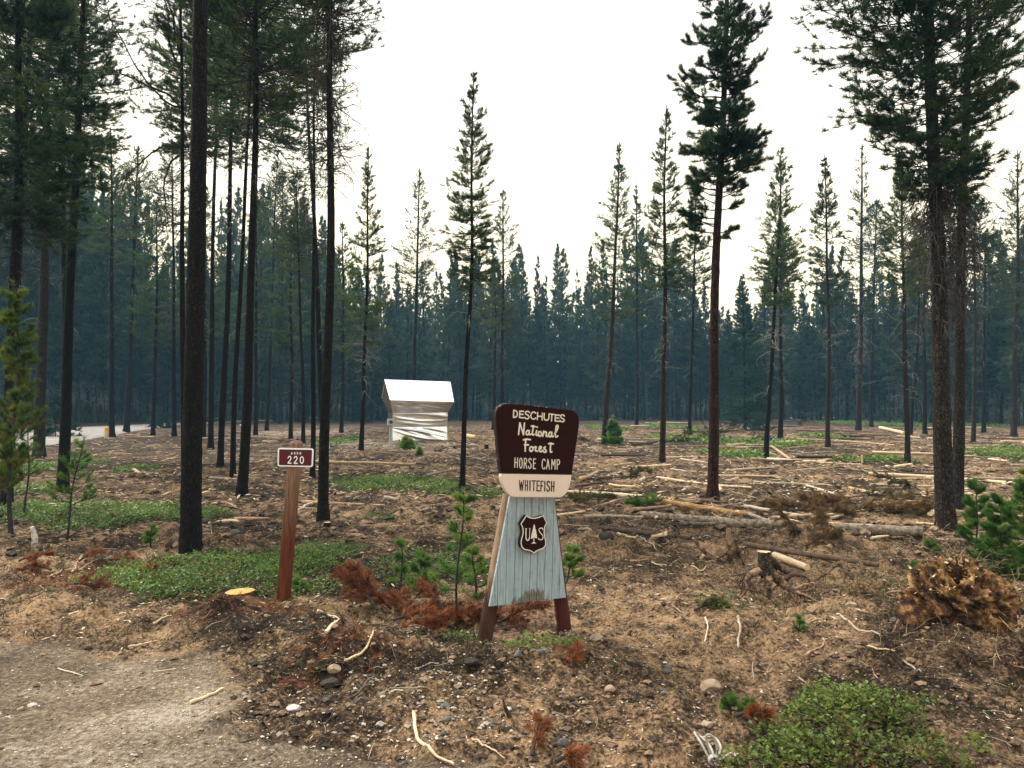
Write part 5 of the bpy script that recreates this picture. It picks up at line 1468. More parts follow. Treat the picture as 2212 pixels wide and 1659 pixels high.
# upright stubs
def stub(pts, wpx, mn, lb, name="stump", cat="stump", depth=0.0, n=12, rough=0.08, label2=None):
    b = gz(*pts[0])
    P = [np.array([0, 0, -0.06])] + [at(x, y, b[1] + depth * i) - b for i, (x, y) in enumerate(pts[1:], 1)]
    P = np.array(P)
    w = np.interp(np.linspace(0, 1, 14), np.linspace(0, 1, len(wpx)), wpx) * b[1] / F / 2
    s = np.linspace(0, len(P) - 1, 14)
    k = np.minimum(s.astype(int), len(P) - 2)
    Q = P[k] * (1 - (s - k)[:, None]) + P[k + 1] * (s - k)[:, None]
    mb = MB()
    tubes(mb, Q, w, n, 0.5, rough=rough, r=lr, cap=True)
    # paler cut end
    mb.m[-1] = np.full(len(mb.m[-1]), 1)
    o = mb.build(name, [M[mn[0]], M[mn[1]]], None)
    o.location = b
    return tag(o, lb, cat)
stub([(707, 1139), (707, 1128)], [17, 15], ("bark_grey", "wood_cut"), "small sawn stump at the foot of the twig-draped pine")
stub([(520, 1291), (519, 1277)], [62, 60], ("wood_dark", "wood_orange"), "low orange freshly cut stump at the edge of the green ground cover", n=26, rough=0.03)
stub([cl(205, 335), cl(210, 270), cl(192, 208)], [13, 12, 8], ("wood_white", "wood_white"), "white rotten snag stub in the litter at the left", depth=-0.02)
stub([c3(950, 558), c3(951, 500)], [4, 3], ("wood_pale", "wood_cut"), "pale upright stake left of the tall soft-spired pine", "stake", "stake")
stub([c4(816, 612), c4(813, 528)], [4.5, 4], ("wood_pale", "wood_cut"), "pale upright stake beside the light green patch", "stake", "stake")
stub([c4(600, 830), c4(604, 790)], [15, 14], ("wood_dark", "wood_dark"), "dark small stump between the yellowish slanting pole and the pale poles")
stub([c4(270, 275), c4(268, 225)], [13, 11], ("wood_dark", "wood_cut"), "far dark stump with pale chunks around it behind the slim isolated pine")
stub([cb(1080, 1205), cb(1090, 1150), cb(1065, 1100), cb(1048, 1045)], [9, 11, 7, 3], ("wood_dark", "wood_dark"), "dark splintered root sliver standing up from the soil below the sign", depth=-0.02)
stub([((940 + 1545 / 7.213) * .85077, (930 + 1490 / 7.213) * .85077), ((940 + 1540 / 7.213) * .85077, (930 + 1450 / 7.213) * .85077)], [7, 6], ("wood_dark", "wood_cut"), "tiny dark stump just right of the kiosk")
stub([((940 + 2130 / 7.213) * .85077, (930 + 1510 / 7.213) * .85077), ((940 + 2130 / 7.213) * .85077, (930 + 1425 / 7.213) * .85077)], [10, 9], ("bark_grey", "wood_cut"), "small grey stump between the lone slim pine and the sign")

# ------------------------------------------------------------------ stumps with roots
def rootset(name, label, base_px, conv, stem, roots, mats, sr, hair=90, twigs=26):
    b = gp(*base_px) + [0, 0, 0.03]
    d = b[1]
    root = empty(name, b, 0, label, "stump")
    r = np.random.default_rng(sr)
    px2m = d / F
    mb = MB()
    SP = np.array([at(*conv(x, y), d + dy) - b for x, y, _, dy in stem])
    sw = np.array([w_ for _, _, w_, _ in stem]) * px2m / 2
    s = np.linspace(0, len(SP) - 1, 18)
    k = np.minimum(s.astype(int), len(SP) - 2)
    Q = SP[k] * (1 - (s - k)[:, None]) + SP[k + 1] * (s - k)[:, None]
    tubes(mb, Q, np.interp(s, np.arange(len(sw)), sw), 14, 0.5, cap=True, rough=0.11, r=r)
    mb.m[-1] = np.full(len(mb.m[-1]), 0)
    mb.m[-2] = np.full(len(mb.m[-2]), 1)
    mb.build("stem", [M[mats[0]], M[mats[1]]], root)
    for w0, pts in roots:
        P = np.array([at(*conv(x, y), d + dy) - b for x, y, dy in pts])
        Pi = smooth_line(P, 7)
        Pi = Pi + r.normal(0, 0.004, Pi.shape)
        mb = MB()
        K = len(Pi)
        tubes(mb, Pi, np.linspace(w0 * 0.85, max(1.4, w0 * 0.16), K) * px2m / 2, 9, r.uniform(0, 1), cap=True, rough=0.17, r=r)
        n = 16
        bb, dd = at_t(np.repeat(Pi[None], n, 0), r.uniform(0.15, 1, n))
        T = limbs(r, bb, r.uniform(0, 6.28, n), r.uniform(0.03, 0.16, n), r.uniform(-0.9, 0.2, n), r.uniform(-1.6, -0.2, n), 7, 0.35, 0.3)
        tubes(mb, T, np.linspace(0.0035, 0.0015, 7)[None] * np.ones((n, 1)), 4, 0.3)
        mb.build("root", M[mats[2]], root)
    return root
c9 = lambda x, y: ((1800 + x / 6.146) * 0.85077, (1330 + y / 6.146) * 0.85077)
M["root"] = surf("root_wood", [(0.33, (0.016, 0.009, 0.006)), (0.46, (0.085, 0.048, 0.028)), (0.57, (0.24, 0.15, 0.09)), (0.72, (0.42, 0.30, 0.19))], 14, bump=0.7, bdist=0.015, var=0.3)
M["stump_bark"] = barkmat("stump_bark", (0.025, 0.019, 0.014), (0.10, 0.08, 0.06), (0.24, 0.20, 0.16), 60)
rootset("rooted_stump", "sawn stump with a pale top, standing on bare spidery roots", c9(920, 1120), c9,
    [(865, 432, 27, 0), (868, 560, 26, 0), (880, 680, 30, 0), (900, 780, 34, 0), (925, 860, 20, 0)],
    [(20, [(840, 720, 0), (700, 770, -.04), (600, 840, -.08), (590, 950, -.12), (560, 1080, -.16), (430, 1240, -.2)]), (12, [(820, 690, 0), (620, 765, .05), (480, 790, .08), (335, 825, .1)]),
     (26, [(915, 800, -.02), (920, 900, -.06), (945, 1040, -.09), (950, 1180, -.11)]), (26, [(940, 740, 0), (1040, 850, -.04), (1180, 960, -.08), (1290, 1030, -.11), (1450, 1110, -.14), (1600, 1190, -.18)]),
     (24, [(930, 560, .04), (1020, 620, .07), (1150, 720, .1), (1300, 770, .13), (1430, 800, .16)]), (14, [(1200, 860, .0), (1300, 800, .0), (1450, 810, .02), (1560, 870, .02), (1560, 960, 0)]),
     (9, [(1690, 870, .15), (1850, 760, .18), (2000, 640, .2), (2150, 590, .22)]), (6, [(560, 800, -.06), (500, 880, -.1), (470, 960, -.12), (520, 1010, -.14)]),
     (8, [(860, 870, -.05), (760, 920, -.1), (690, 1010, -.14), (660, 1140, -.18)]), (7, [(1290, 1020, -.1), (1460, 960, -.1), (1620, 930, -.12), (1800, 900, -.14)]), (6, [(1420, 1080, -.1), (1600, 1010, -.12), (1700, 920, -.16)]),
     (7, [(1300, 1040, -.1), (1560, 1140, -.2), (1760, 1250, -.24)])], ("stump_bark", "wood_cut", "root"), 3)
rootset("snag_stump", "broken leaning snag with a jagged top, left behind the rooted stump", c9(420, 640), c9,
    [(300, 80, 8, 0), (320, 170, 15, 0), (350, 330, 20, 0), (400, 480, 18, 0), (430, 600, 12, 0)],
    [(16, [(330, 120, .02), (390, 260, .0), (450, 420, -.03), (520, 560, -.06), (560, 650, -.08)]), (12, [(420, 370, 0), (500, 370, -.02), (580, 345, -.03)]), (12, [(350, 400, .02), (310, 480, .02), (300, 560, 0)]),
     (9, [(390, 420, 0), (250, 480, .05), (120, 560, .08)])], ("root", "root", "root"), 4)
rootset("root_snag", "small twisted root snag with a white end, left of the broken snag", c8(330, 400), c8,
    [(255, 270, 5, 0), (285, 310, 9, 0), (320, 350, 11, 0), (335, 385, 8, 0)],
    [(8, [(330, 350, 0), (400, 385, .03), (460, 385, .05)]), (9, [(325, 360, 0), (300, 400, -.03), (320, 425, -.05)])], ("root", "wood_white", "wood_pale"), 5)

# ------------------------------------------------------------------ uprooted root ball at the right
def rootball():
    b = gz(*c8(1830, 880))
    b[2] -= 0.02
    d = b[1]
    root = empty("root_ball", b, 0, "uprooted ball of orange soil and tangled roots at the right edge", "root ball")
    r = np.random.default_rng(8)
    nu, nv = 150, 90
    u, v = np.meshgrid(np.linspace(0, 2 * np.pi, nu, endpoint=False), np.linspace(0.02, np.pi - 0.02, nv))
    n1 = fbm(np.cos(u) * 1.6 + 5, v * 1.5 + np.sin(u) * 1.6, 4, 3)
    n2 = np.abs(fbm(np.cos(u) * 5 + 2, v * 5 + np.sin(u) * 5, 4, 9) - 0.5)
    n3 = vnoise(np.cos(u) * 9 + 4, v * 9 + np.sin(u) * 9, 13)
    rad = 0.50 + 0.85 * n1 - 0.9 * n2 + 0.16 * sstep(0.4, 0.6, n3)
    x = 0.40 * rad * np.sin(v) * np.cos(u)
    y = 0.30 * rad * np.sin(v) * np.sin(u)
    z = 0.15 + 0.26 * rad * np.cos(v)
    ii = np.arange(nu * nv).reshape(nv, nu)
    mb = MB()
    mb.add(np.stack([x, y, z], -1).reshape(-1, 3), np.stack([ii[:-1], ii[1:], np.roll(ii, -1, 1)[1:], np.roll(ii, -1, 1)[:-1]], -1).reshape(-1, 4), n1.ravel())
    so = surf("orange_soil", [(0.36, (0.016, 0.008, 0.005)), (0.47, (0.085, 0.036, 0.014)), (0.55, (0.32, 0.155, 0.05)), (0.65, (0.62, 0.40, 0.18))], 11, bump=1.0, bdist=0.06, fine=60)
    mb.build("soil", so, root)
    P0 = np.stack([x, y, z], -1).reshape(-1, 3)
    n = 70
    i = r.integers(0, len(P0), n)
    bb = P0[i]
    o = nrm(bb - [0, 0, 0.1])
    T = limbs(r, bb * 0.97, np.arctan2(o[:, 0], o[:, 1]) + r.normal(0, 0.6, n), r.uniform(0.06, 0.34, n), np.arcsin(np.clip(o[:, 2], -1, 1)) + r.normal(0, 0.4, n), r.normal(-0.1, 0.8, n), 9, 0.35, 0.35)
    mb = MB()
    tubes(mb, T, np.linspace(1, 0.3, 9)[None] * r.uniform(0.002, 0.006, n)[:, None], 4, r.uniform(0, 1, n))
    mb.build("roots", M["root"], root)
    mb = MB()
    sel = P0[(P0[:, 2] > 0.24) & (P0[:, 0] < 0.05) & (P0[:, 1] < 0.12)]
    if len(sel) > 10:
        C = sel[r.integers(0, len(sel), 520)] + r.normal(0, 0.012, (520, 3))
        leaves(mb, C, r, 0.022, 0.8, 0.6)
        mb.build("pale_leaves", leafmat("pale_dead_leaves", [(0, (0.2, 0.12, 0.04)), (0.4, (0.5, 0.38, 0.16)), (1, (0.68, 0.58, 0.36))], 0.2), root, smooth=False)
    # tangled brush heaped behind and beside it
    for (cx, cy, w_, h_, nn_, nm, lb) in ((2130, 1290, 0.42, 0.30, 110, "brush_heap", "tangled heap of bare brown twigs behind the root ball"), (2195, 1420, 0.28, 0.2, 45, "brush_heap", "tangled brown roots right of the root ball at the frame edge"), (2000, 1420, 0.3, 0.12, 36, "brush_heap", "thin root tangle at the left foot of the root ball")):
        bp2 = gz(cx, cy + 30)
        mb = MB()
        C = np.stack([r.normal(0, w_ * 0.5, nn_), r.normal(0, w_ * 0.4, nn_), np.abs(r.normal(0, h_ * 0.5, nn_))], 1)
        T = limbs(r, C, r.uniform(0, 6.28, nn_), r.uniform(0.08, 0.3, nn_), r.uniform(-0.4, 0.9, nn_), r.uniform(-0.9, 0.7, nn_), 9, 0.3, 0.3)
        T[..., 2] = np.maximum(T[..., 2], 0.005)
        tubes(mb, T, np.linspace(1, 0.35, 9)[None] * r.uniform(0.0014, 0.004, nn_)[:, None], 4, r.uniform(0, 1, nn_))
        Cl = T.reshape(-1, 3)[r.integers(0, nn_ * 9, 160)]
        oo = mb.build(nm, M["root"])
        oo.location = bp2
        tag(oo, lb, "brush heap", kind="stuff")
rootball()

# ------------------------------------------------------------------ saplings and young pines
def sapling(seed, base, top, spread, label, needle="needle_young", nb=26, z0=0.12, nn=26, nl=0.05, nw=0.0032, dense=3, stem=0.011, name="young_pine", lowdead=0, bark="twig", R2=None, upl=0.5):
    b = gz(*base)
    d = b[1]
    H = at(top[0], top[1], d)[2] - b[2]
    xt = at(top[0], top[1], d)[0] - b[0]
    r = np.random.default_rng(seed)
    root = empty(name, b, 0, label, "young tree" if name == "young_pine" else "sapling")
    mb = MB()
    s = np.linspace(-0.05, 1, 14)
    P = np.stack([xt * np.clip(s, 0, 1) + 0.012 * H * np.sin(s * 7 + seed), 0.012 * H * np.cos(s * 6 + seed), s * H], 1)
    tubes(mb, P, stem * np.linspace(1, 0.3, 14), 8, 0.3)
    R = spread * d / F
    h = np.repeat(np.linspace(z0, 0.93, max(3, -(-nb // 4))), 4)[:nb] + r.normal(0, 0.02, nb)
    h = np.clip(h, z0, 0.97)
    base_, _ = at_t(np.repeat(P[None], nb, 0), h)
    u = (h - z0) / (1 - z0)
    Lb = R * (1 - 0.75 * u) * r.uniform(0.55, 1.15, nb)
    az = r.uniform(0, 6.28, nb)
    B = limbs(r, base_, az, Lb, r.uniform(0.0, 0.35, nb), np.full(nb, 0.35 + upl), 6, 0.12, 0.1)
    tubes(mb, B, np.linspace(1, 0.5, 6)[None] * 0.0045 * np.ones((nb, 1)), 4, 0.3)
    cm = MB()
    n2 = 3
    bi = np.repeat(np.arange(nb), n2)
    c0, d0 = at_t(B[bi], r.uniform(0.4, 0.9, len(bi)))
    a2 = np.arctan2(d0[:, 0], d0[:, 1]) + r.choice([-1, 1], len(bi)) * r.uniform(0.5, 1.1, len(bi))
    Q = limbs(r, c0, a2, Lb[bi] * r.uniform(0.25, 0.5, len(bi)), r.uniform(0.1, 0.6, len(bi)), r.uniform(0.5, 1.1, len(bi)), 4)
    tubes(mb, Q, 0.003, 3, 0.3)
    vb = np.clip(r.normal(0.5, 0.2, nb), 0, 1)
    for Pth, ids, lo in ((B, np.arange(nb), 0.35), (Q, bi, 0.2)):
        t = r.uniform(lo, 1, (len(Pth), dense + 1))
        t[:, 0] = 1
        q = np.repeat(np.arange(len(Pth)), dense + 1)
        c1_, d1_ = at_t(Pth[q], t.ravel())
        tufts(cm, c1_, d1_ + [0, 0, 0.3], r, nn, nl, nw, 15, 70, var=np.clip(vb[ids][q] + r.normal(0, 0.1, len(q)), 0, 1))
    ld = np.linspace(0.82, 1, 5)
    c1_, d1_ = at_t(np.repeat(P[None], 5, 0), ld)
    tufts(cm, c1_, d1_, r, nn, nl * 1.2, nw, 15, 60, var=np.full(5, 0.7))
    mb.build("stem", M[bark], root)
    cm.build("needles", M[needle], root, smooth=False)
    if lowdead:
        dm = MB()
        q = r.integers(0, nb, lowdead)
        q = q[h[q] < 0.5]
        if len(q):
            c1_, d1_ = at_t(B[q], r.uniform(0.3, 1, len(q)))
            tufts(dm, c1_, d1_ + [0, 0, -0.3], r, nn, nl, nw, 15, 80)
            dm.build("dead_needles", M["needle_red"], root, smooth=False)
    return root
sapling(21, (984, 1365), (1000, 1062), 70, "slim green sapling standing just left of the camp sign", nb=24, z0=0.32, dense=2, nl=0.045)
sapling(22, (868, 1262), (868, 1170), 28, "small bushy green pine seedling left of the slim sapling", nb=16, z0=0.05)
sapling(23, (915, 1290), (905, 1195), 45, "low green pine seedling behind the dead red boughs", nb=18, z0=0.05)
sapling(24, (1030, 1300), (1020, 1185), 46, "green pine seedling half hidden by the sign's left leg", nb=20, z0=0.05)
sapling(25, (1222, 1262), (1240, 1186), 48, "green pine seedling right of the sign's blue skirt", nb=20, z0=0.0)
sapling(26, (141, 1172), (178, 945), 62, "spindly leaning young pine in front of the leaning dark trunk", nb=22, z0=0.38, dense=2, nl=0.06, stem=0.016)
sapling(27, (325, 1188), (327, 1136), 18, "tiny green pine seedling left of the thickest trunk", nb=9, z0=0.3)
sapling(28, (26, 1156), (34, 610), 78, "yellow-green young pine with browning lower boughs at the left edge", "needle_yel", nb=100, z0=0.2, nn=20, nl=0.075, nw=0.006, dense=4, stem=0.032, lowdead=160, upl=0.7)
sapling(29, (54, 1126), (64, 930), 40, "thin grey sapling with few tufts beside the yellow-green young pine", "needle_yel", nb=14, z0=0.5, dense=2, stem=0.018)
sapling(30, (2108, 1232), (2110, 1036), 46, "leftmost of the young green pines by the root ball, with a bare stem showing", nb=44, z0=0.16, nl=0.045, nw=0.0036, dense=6)
sapling(31, (2158, 1262), (2165, 1072), 66, "bushy middle one of the young green pines by the root ball", nb=72, z0=0.05, nl=0.045, nw=0.0036, dense=6)
sapling(32, (2212, 1258), (2215, 1008), 62, "tallest of the young green pines, cut off by the right edge", nb=72, z0=0.05, nl=0.045, nw=0.0036, dense=6)
sapling(33, c8(1700, 395), c8(1630, 295), 18, "small leaning green sprig left of the young green pines", nb=9, z0=0.3)
sapling(34, c8(1590, 510), c8(1560, 430), 30, "low dark green pine seedling above the root ball", nb=14, z0=0.0)
sapling(35, c8(882, 865), c8(888, 735), 16, "thin light green sprig left of the root ball", nb=10, z0=0.1, nl=0.03, nn=14, nw=0.0025, stem=0.005)
sapling(36, c8(495, 420), c8(490, 345), 12, "green sprig growing against the broken snag", nb=9, z0=0.3)
sapling(37, c8(480, 1330), c8(470, 1215), 34, "small yellow-green pine seedling at the left of the leafy shrub patch", nb=12, z0=0.25, nl=0.032, nn=16, nw=0.0025, stem=0.005)
sapling(38, c8(575, 1340), c8(590, 1235), 24, "small dark green pine seedling beside the grey stone near the leafy shrub patch", nb=10, z0=0.2, nl=0.028, nn=14, nw=0.0025, stem=0.004)
sapling(39, (880, 972), (878, 948), 16, "light green weed in front of the kiosk", nb=14, z0=0.0, nl=0.16, nw=0.02)
sapling(40, (905, 985), (906, 968), 6, "small green weed right below the kiosk", nb=8, z0=0.0, nl=0.12, nw=0.016)
sapling(41, cl(1790, 600), cl(1795, 520), 16, "tiny pine seedling right of the marker post", nb=9, z0=0.2)
sapling(42, (1395, 1105), (1360, 1088), 40, "low green bush left of the bright yellow log", nb=16, z0=0, nl=0.07) 
sapling(43, (195, 1075), (192, 1050), 20, "green tuft at the foot of the leaning dark trunk", nb=12, z0=0.0)

# ------------------------------------------------------------------ dead boughs
def bough(seed, px, py, L, az, tilt, label, needle="needle_red", nt=22, dens=6, nl=0.055, name="dead_bough", lift=0.03, nw=0.0035):
    b = gz(px, py)
    b[2] += lift
    r = np.random.default_rng(seed)
    root = empty(name, b, 0, label, "dead branch")
    P = limbs(r, np.zeros((1, 3)), np.array([az]), np.array([L]), np.array([tilt]), np.array([tilt - 0.5]), 10, 0.08, 0.08)
    mb, cm = MB(), MB()
    tubes(mb, P, np.linspace(0.011, 0.004, 10)[None], 6, 0.4)
    t = r.uniform(0.12, 1, nt)
    c0, d0 = at_t(np.repeat(P, nt, 0), t)
    a2 = np.arctan2(d0[:, 0], d0[:, 1]) + r.choice([-1, 1], nt) * r.uniform(0.4, 1.1, nt)
    T = limbs(r, c0, a2, L * r.uniform(0.2, 0.48, nt) * (1.15 - 0.6 * t), r.uniform(-0.1, 0.8, nt), r.uniform(-0.5, 0.5, nt), 7, 0.15, 0.15)
    tubes(mb, T, np.linspace(0.005, 0.0025, 7)[None] * np.ones((nt, 1)), 4, 0.4)
    q = np.repeat(np.arange(nt), dens)
    c1_, d1_ = at_t(T[q], r.uniform(0.15, 1, len(q)))
    tufts(cm, c1_, d1_ + 0.2 * r.standard_normal((len(q), 3)), r, 22, nl, nw, 10, 60)
    for m_ in (mb, cm):
        for v in m_.v:
            g = height(v[:, 0] + b[0], v[:, 1] + b[1]) - b[2] + 0.003
            v[:, 2] = np.maximum(v[:, 2], g)
    mb.build("stem", M["twig"], root)
    cm.build("needles", M[needle], root, smooth=False)
    return root
bough(60, 845, 1335, 0.42, -1.2, 0.75, "upright dead red bough left of the slim sapling", nt=30)
bough(61, 800, 1325, 0.30, -0.4, 0.9, "dead red bough with a drooping tip, leftmost of the pile by the sign", nt=22)
bough(62, 850, 1350, 0.42, 1.35, 0.35, "low dead red bough lying towards the slim sapling", nt=24)
bough(63, 960, 1340, 0.34, -0.9, 0.6, "dead red bough directly at the foot of the slim sapling", nt=24)
bough(64, 1010, 1350, 0.30, 1.2, 0.35, "dead red bough showing between the legs of the sign, left one", nt=20)
bough(65, 1075, 1358, 0.36, 1.5, 0.35, "dead red bough showing between the legs of the sign, right one", nt=20)
bough(66, 900, 1365, 0.3, 1.6, 0.15, "flat dead red bough in front of the upright one", nt=18)
bough(100, 815, 1345, 0.5, -0.8, 0.5, "tallest dead red bough at the left of the pile, cut end towards the driveway", nt=34, dens=8)
bough(101, 875, 1345, 0.46, -0.2, 0.45, "dead red bough pointing away behind the upright one", nt=30, dens=8)
bough(102, 930, 1362, 0.42, 1.0, 0.3, "spreading dead red bough between the pile and the sign's left leg", nt=30, dens=8)
bough(103, 985, 1370, 0.36, -1.3, 0.3, "dead red bough right in front of the slim sapling's foot", nt=26, dens=8)
bough(67, 1235, 1475, 0.16, 0.4, 0.8, "clump of dead brown needles right below the sign's right leg", nt=20)
bough(69, 1150, 1650, 0.2, 0.1, 0.7, "small upright dead red sprig near the bottom edge", nt=9)
bough(70, 1200, 1668, 0.16, 1.2, 0.2, "second dead red sprig lying near the bottom edge", nt=9)
bough(71, 1590, 1560, 0.18, 2.2, 0.5, "dead red sprig below the seedling at the left of the leafy shrub patch", nt=14)
bough(72, 110, 1250, 0.3, -1.2, 0.3, "dead red bough in the litter at the left", nt=16)
bough(73, 160, 1285, 0.34, 1.5, 0.15, "flat dead red bough in the litter, right of the left one", nt=16)
bough(74, 170, 1235, 0.25, 0.4, 0.3, "dead red bough behind the flat one at the left", nt=14)
bough(75, 40, 1225, 0.28, 0.9, 0.5, "dead red bough below the yellow-green young pine", nt=14)
bough(76, 235, 1225, 0.25, 1.4, 0.2, "small dead red bough at the edge of the green ground cover", nt=12)
bough(77, 290, 1257, 0.2, 1.2, 0.3, "small dead red bough lying in the green ground cover", nt=10)
for i, (px, py, L, az, ti) in enumerate([(1700, 1112, 0.9, 1.3, 0.12), (1765, 1120, 0.9, 1.6, 0.15), (1835, 1118, 0.9, 1.4, 0.15), (1890, 1126, 0.8, 1.8, 0.1), (1735, 1108, 0.7, -1.3, 0.25), (1800, 1104, 0.8, -1.6, 0.2), (1860, 1106, 0.8, -1.2, 0.2)]):
    bough(80 + i, px, py, L, az, ti, "%s golden-brown dead bough of the slash row behind the longest grey log" % ["far-left low", "left", "middle", "rightmost", "left upper", "middle upper", "right upper"][i], "needle_brown", nt=34, dens=6, nl=0.09, nw=0.006)
for i, (px, py, L, az, ti) in enumerate([(1725, 1178, 0.45, -0.9, 0.9), (1755, 1185, 0.45, 0.6, 0.8), (1740, 1190, 0.5, 1.5, 0.4)]):
    bough(90 + i, px, py, L, az, ti, "%s brown brush bough in front of the longest grey log" % ["left", "upright", "right low"][i], "needle_brown", nt=26, nl=0.07)
M["needle_slash"] = leafmat("drying_green_slash", [(0, (0.02, 0.03, 0.012)), (0.5, (0.06, 0.065, 0.022)), (1, (0.15, 0.12, 0.045))])
for i, (px, py, L, az, ti, lb) in enumerate([(1830, 1082, 1.0, 1.4, 0.2, "dark green slash bough below the yellowish slanting pole, left one"), (1880, 1086, 1.0, 1.7, 0.2, "dark green slash bough below the yellowish slanting pole, right one"), (1250, 1092, 0.6, 1.2, 0.5, "drying green slash bough right behind the sign"),
    (1275, 1098, 0.5, -0.8, 0.6, "second drying slash bough right behind the sign"), (1350, 1040, 0.7, 1.2, 0.5, "brown slash tuft left of the tall soft-spired pine"), (1440, 958, 1.6, 1.5, 0.3, "dark slash bough at the left side of the tall soft-spired pine"), (1500, 955, 1.8, 1.4, 0.35, "dark slash bough right of the tall soft-spired pine"),
    (1560, 950, 1.8, -1.4, 0.35, "green slash bough right of the big red-brown trunk's middle"), (1290, 958, 1.6, -1.5, 0.3, "dark slash bough between the sign and the grey pine"), (1610, 958, 1.6, 1.4, 0.3, "green slash bough left of the straight cone-crowned pine"), (1995, 1068, 0.8, -1.2, 0.5, "brown slash bough left of the front twin trunk"),
    (1500, 1345 + 0, 0.28, 1.3, 0.4, "small dark green sprig pile below the dark rotten log"), (2150, 985, 1.2, 1.4, 0.3, "dark green slash at the right edge above the young green pines")]):
    dd_ = gp(px, py)[1]
    bough(110 + i, px, py, L, az, ti, lb, "needle_slash", nt=28, dens=5, nl=0.06 * (dd_ / 10) ** 0.5, nw=0.004 * dd_ / 9, lift=0.04)

# ------------------------------------------------------------------ rocks
def rock(seed, px, py, wpx, hpx, label, mname="rock"):
    b = gz(px, py)
    d = b[1]
    W_, H_ = wpx * d / F, hpx * d / F
    bm = bmesh.new()
    bmesh.ops.create_icosphere(bm, subdivisions=4, radius=1)
    r = np.random.default_rng(seed)
    pl = nrm(r.standard_normal((9, 3)))
    co = np.array([v.co[:] for v in bm.verts])
    for q in pl:
        s = co @ q
        lim = r.uniform(0.6, 0.85)
        co = co - np.maximum(0, s - lim)[:, None] * q * 0.85
    co = co * (1 + 0.10 * (fbm(co[:, 0] * 2.5 + seed, co[:, 1] * 2.5 + co[:, 2] * 2, 4, seed) - 0.5)[:, None])
    co = co * [W_ / 2 / 0.85, W_ / 2 * 0.8 / 0.85, H_ * 0.62]
    for v, c in zip(bm.verts, co): v.co = c
    me = bpy.data.meshes.new("rock")
    bm.to_mesh(me)
    bm.free()
    me.materials.append(M[mname])
    o = bpy.data.objects.new("rock", me)
    COL.objects.link(o)
    o.location = b + [0, 0, H_ * 0.25]
    o.rotation_euler = (0, 0, r.uniform(0, 0.6))
    return tag(o, label, "rock")
for i, (p, w_, h_, lb, mn) in enumerate([(c8(362, 1165), 40, 27, "largest tan rock in the bare soil right below the sign", "rock"), (c8(330, 1372), 30, 12, "flat pale rock near the leafy shrub patch", "rock"), (c8(588, 1285), 34, 24, "dark grey stone between the seedlings of the shrub patch", "rock_grey"),
    (c8(88, 1232), 15, 10, "small pale round rock right below the sign", "rock_grey"), (c8(105, 1035), 16, 13, "upper of two touching small grey rocks", "rock_grey"), (c8(98, 1075), 16, 12, "lower of two touching small grey rocks", "rock_grey"), (c8(1190, 690), 24, 12, "tan half-buried rock right of the rooted stump", "rock"),
    (cb(1640, 675), 32, 14, "tan rock right of the sign's right leg", "rock"), (cb(1720, 1028), 22, 15, "brown rounded rock in the soil below the sign", "rock"), (cb(2060, 1052), 13, 9, "small white rock in the open soil right of the sign", "rock_grey"), (cb(1145, 892), 20, 15, "grey rock under the sign, left of the pale pair", "rock_grey"), (cb(1285, 880), 16, 13, "pale rock under the sign, left one of the pair", "rock_grey"),
    (cb(1330, 875), 15, 11, "greyish rock under the sign, right one of the pair", "rock_grey"), (cb(1425, 1325), 24, 18, "blue-grey split rock near the bottom edge", "rock_grey"), (cb(1400, 1335), 14, 14, "pale rock against the blue-grey split one", "rock_grey"), (cl(1770, 1325), 30, 12, "flat white rock in the gravelly soil", "wood_white"), (cl(2010, 1110), 26, 18, "grey lumpy rock on the berm left of the sign", "rock"),
    (cl(1985, 1150), 36, 18, "dark lumpy rock in front of the grey one on the berm", "clod"), (cl(195, 1285), 16, 8, "small white rock on the driveway at the left", "wood_white"), (cl(125, 1312), 13, 8, "tan rock beside the white one on the driveway", "rock"), (cl(1960, 1265), 14, 9, "small round grey rock in the gravelly soil left of the sign", "rock_grey"),
    (cb(690, 1135), 20, 14, "pale lumpy rock left of the dark root sliver", "rock_grey"), (cb(695, 1215), 22, 14, "grey lumpy rock below the pale lumpy one", "rock_grey"), (cb(140, 1130), 20, 13, "grey rock at the end of the long thin grey stick", "rock_grey"), (cb(1580, 1335), 22, 14, "dark rock near the bottom edge, right of the blue-grey one", "rock_grey"),
    (c3(510, 1255), 34, 22, "flat-sided brown stone left of the dark rotten log", "wood_dark"), (cb(850, 905), 30, 14, "dark bark-covered chunk below the sign's left leg", "wood_dark"), (cb(680, 1290), 14, 9, "small grey rock above the pale curved branch", "rock_grey"), (c8(1440, 800), 16, 12, "pale rock left of the root ball", "rock_grey"), (cl(1410, 262), 22, 13, "grey stone right of the thickest trunk", "rock_grey")]):
    rock(200 + i, p[0], p[1], w_, h_, lb, mn)

# ------------------------------------------------------------------ rope
rp_pts = [[c8(270, 1500), c8(300, 1470), c8(380, 1500), c8(420, 1560), c8(370, 1590), c8(300, 1560), c8(265, 1510), c8(290, 1490), c8(350, 1530), c8(385, 1590)],
          [c8(380, 1590), c8(350, 1520), c8(332, 1450), c8(350, 1432), c8(385, 1460), c8(398, 1530), c8(385, 1590)], [c8(385, 1590), c8(430, 1612), c8(490, 1600), c8(535, 1640)]]
b = gz(*c8(380, 1600))
mb = MB()
for j, pts in enumerate(rp_pts):
    if j == 1: P = np.array([at(x, y, b[1] + 0.03) for x, y in pts])
    else: P = np.array([gz(x, y) + [0, 0, 0.012 + 0.008 * i % 0.03] for i, (x, y) in enumerate(pts)])
    Pi = smooth_line(P, 12) - b
    if j == 1: Pi[:, 2] = np.maximum(Pi[:, 2] + 0.0, 0.01)
    tubes(mb, Pi, 0.0055, 8, 0.5)
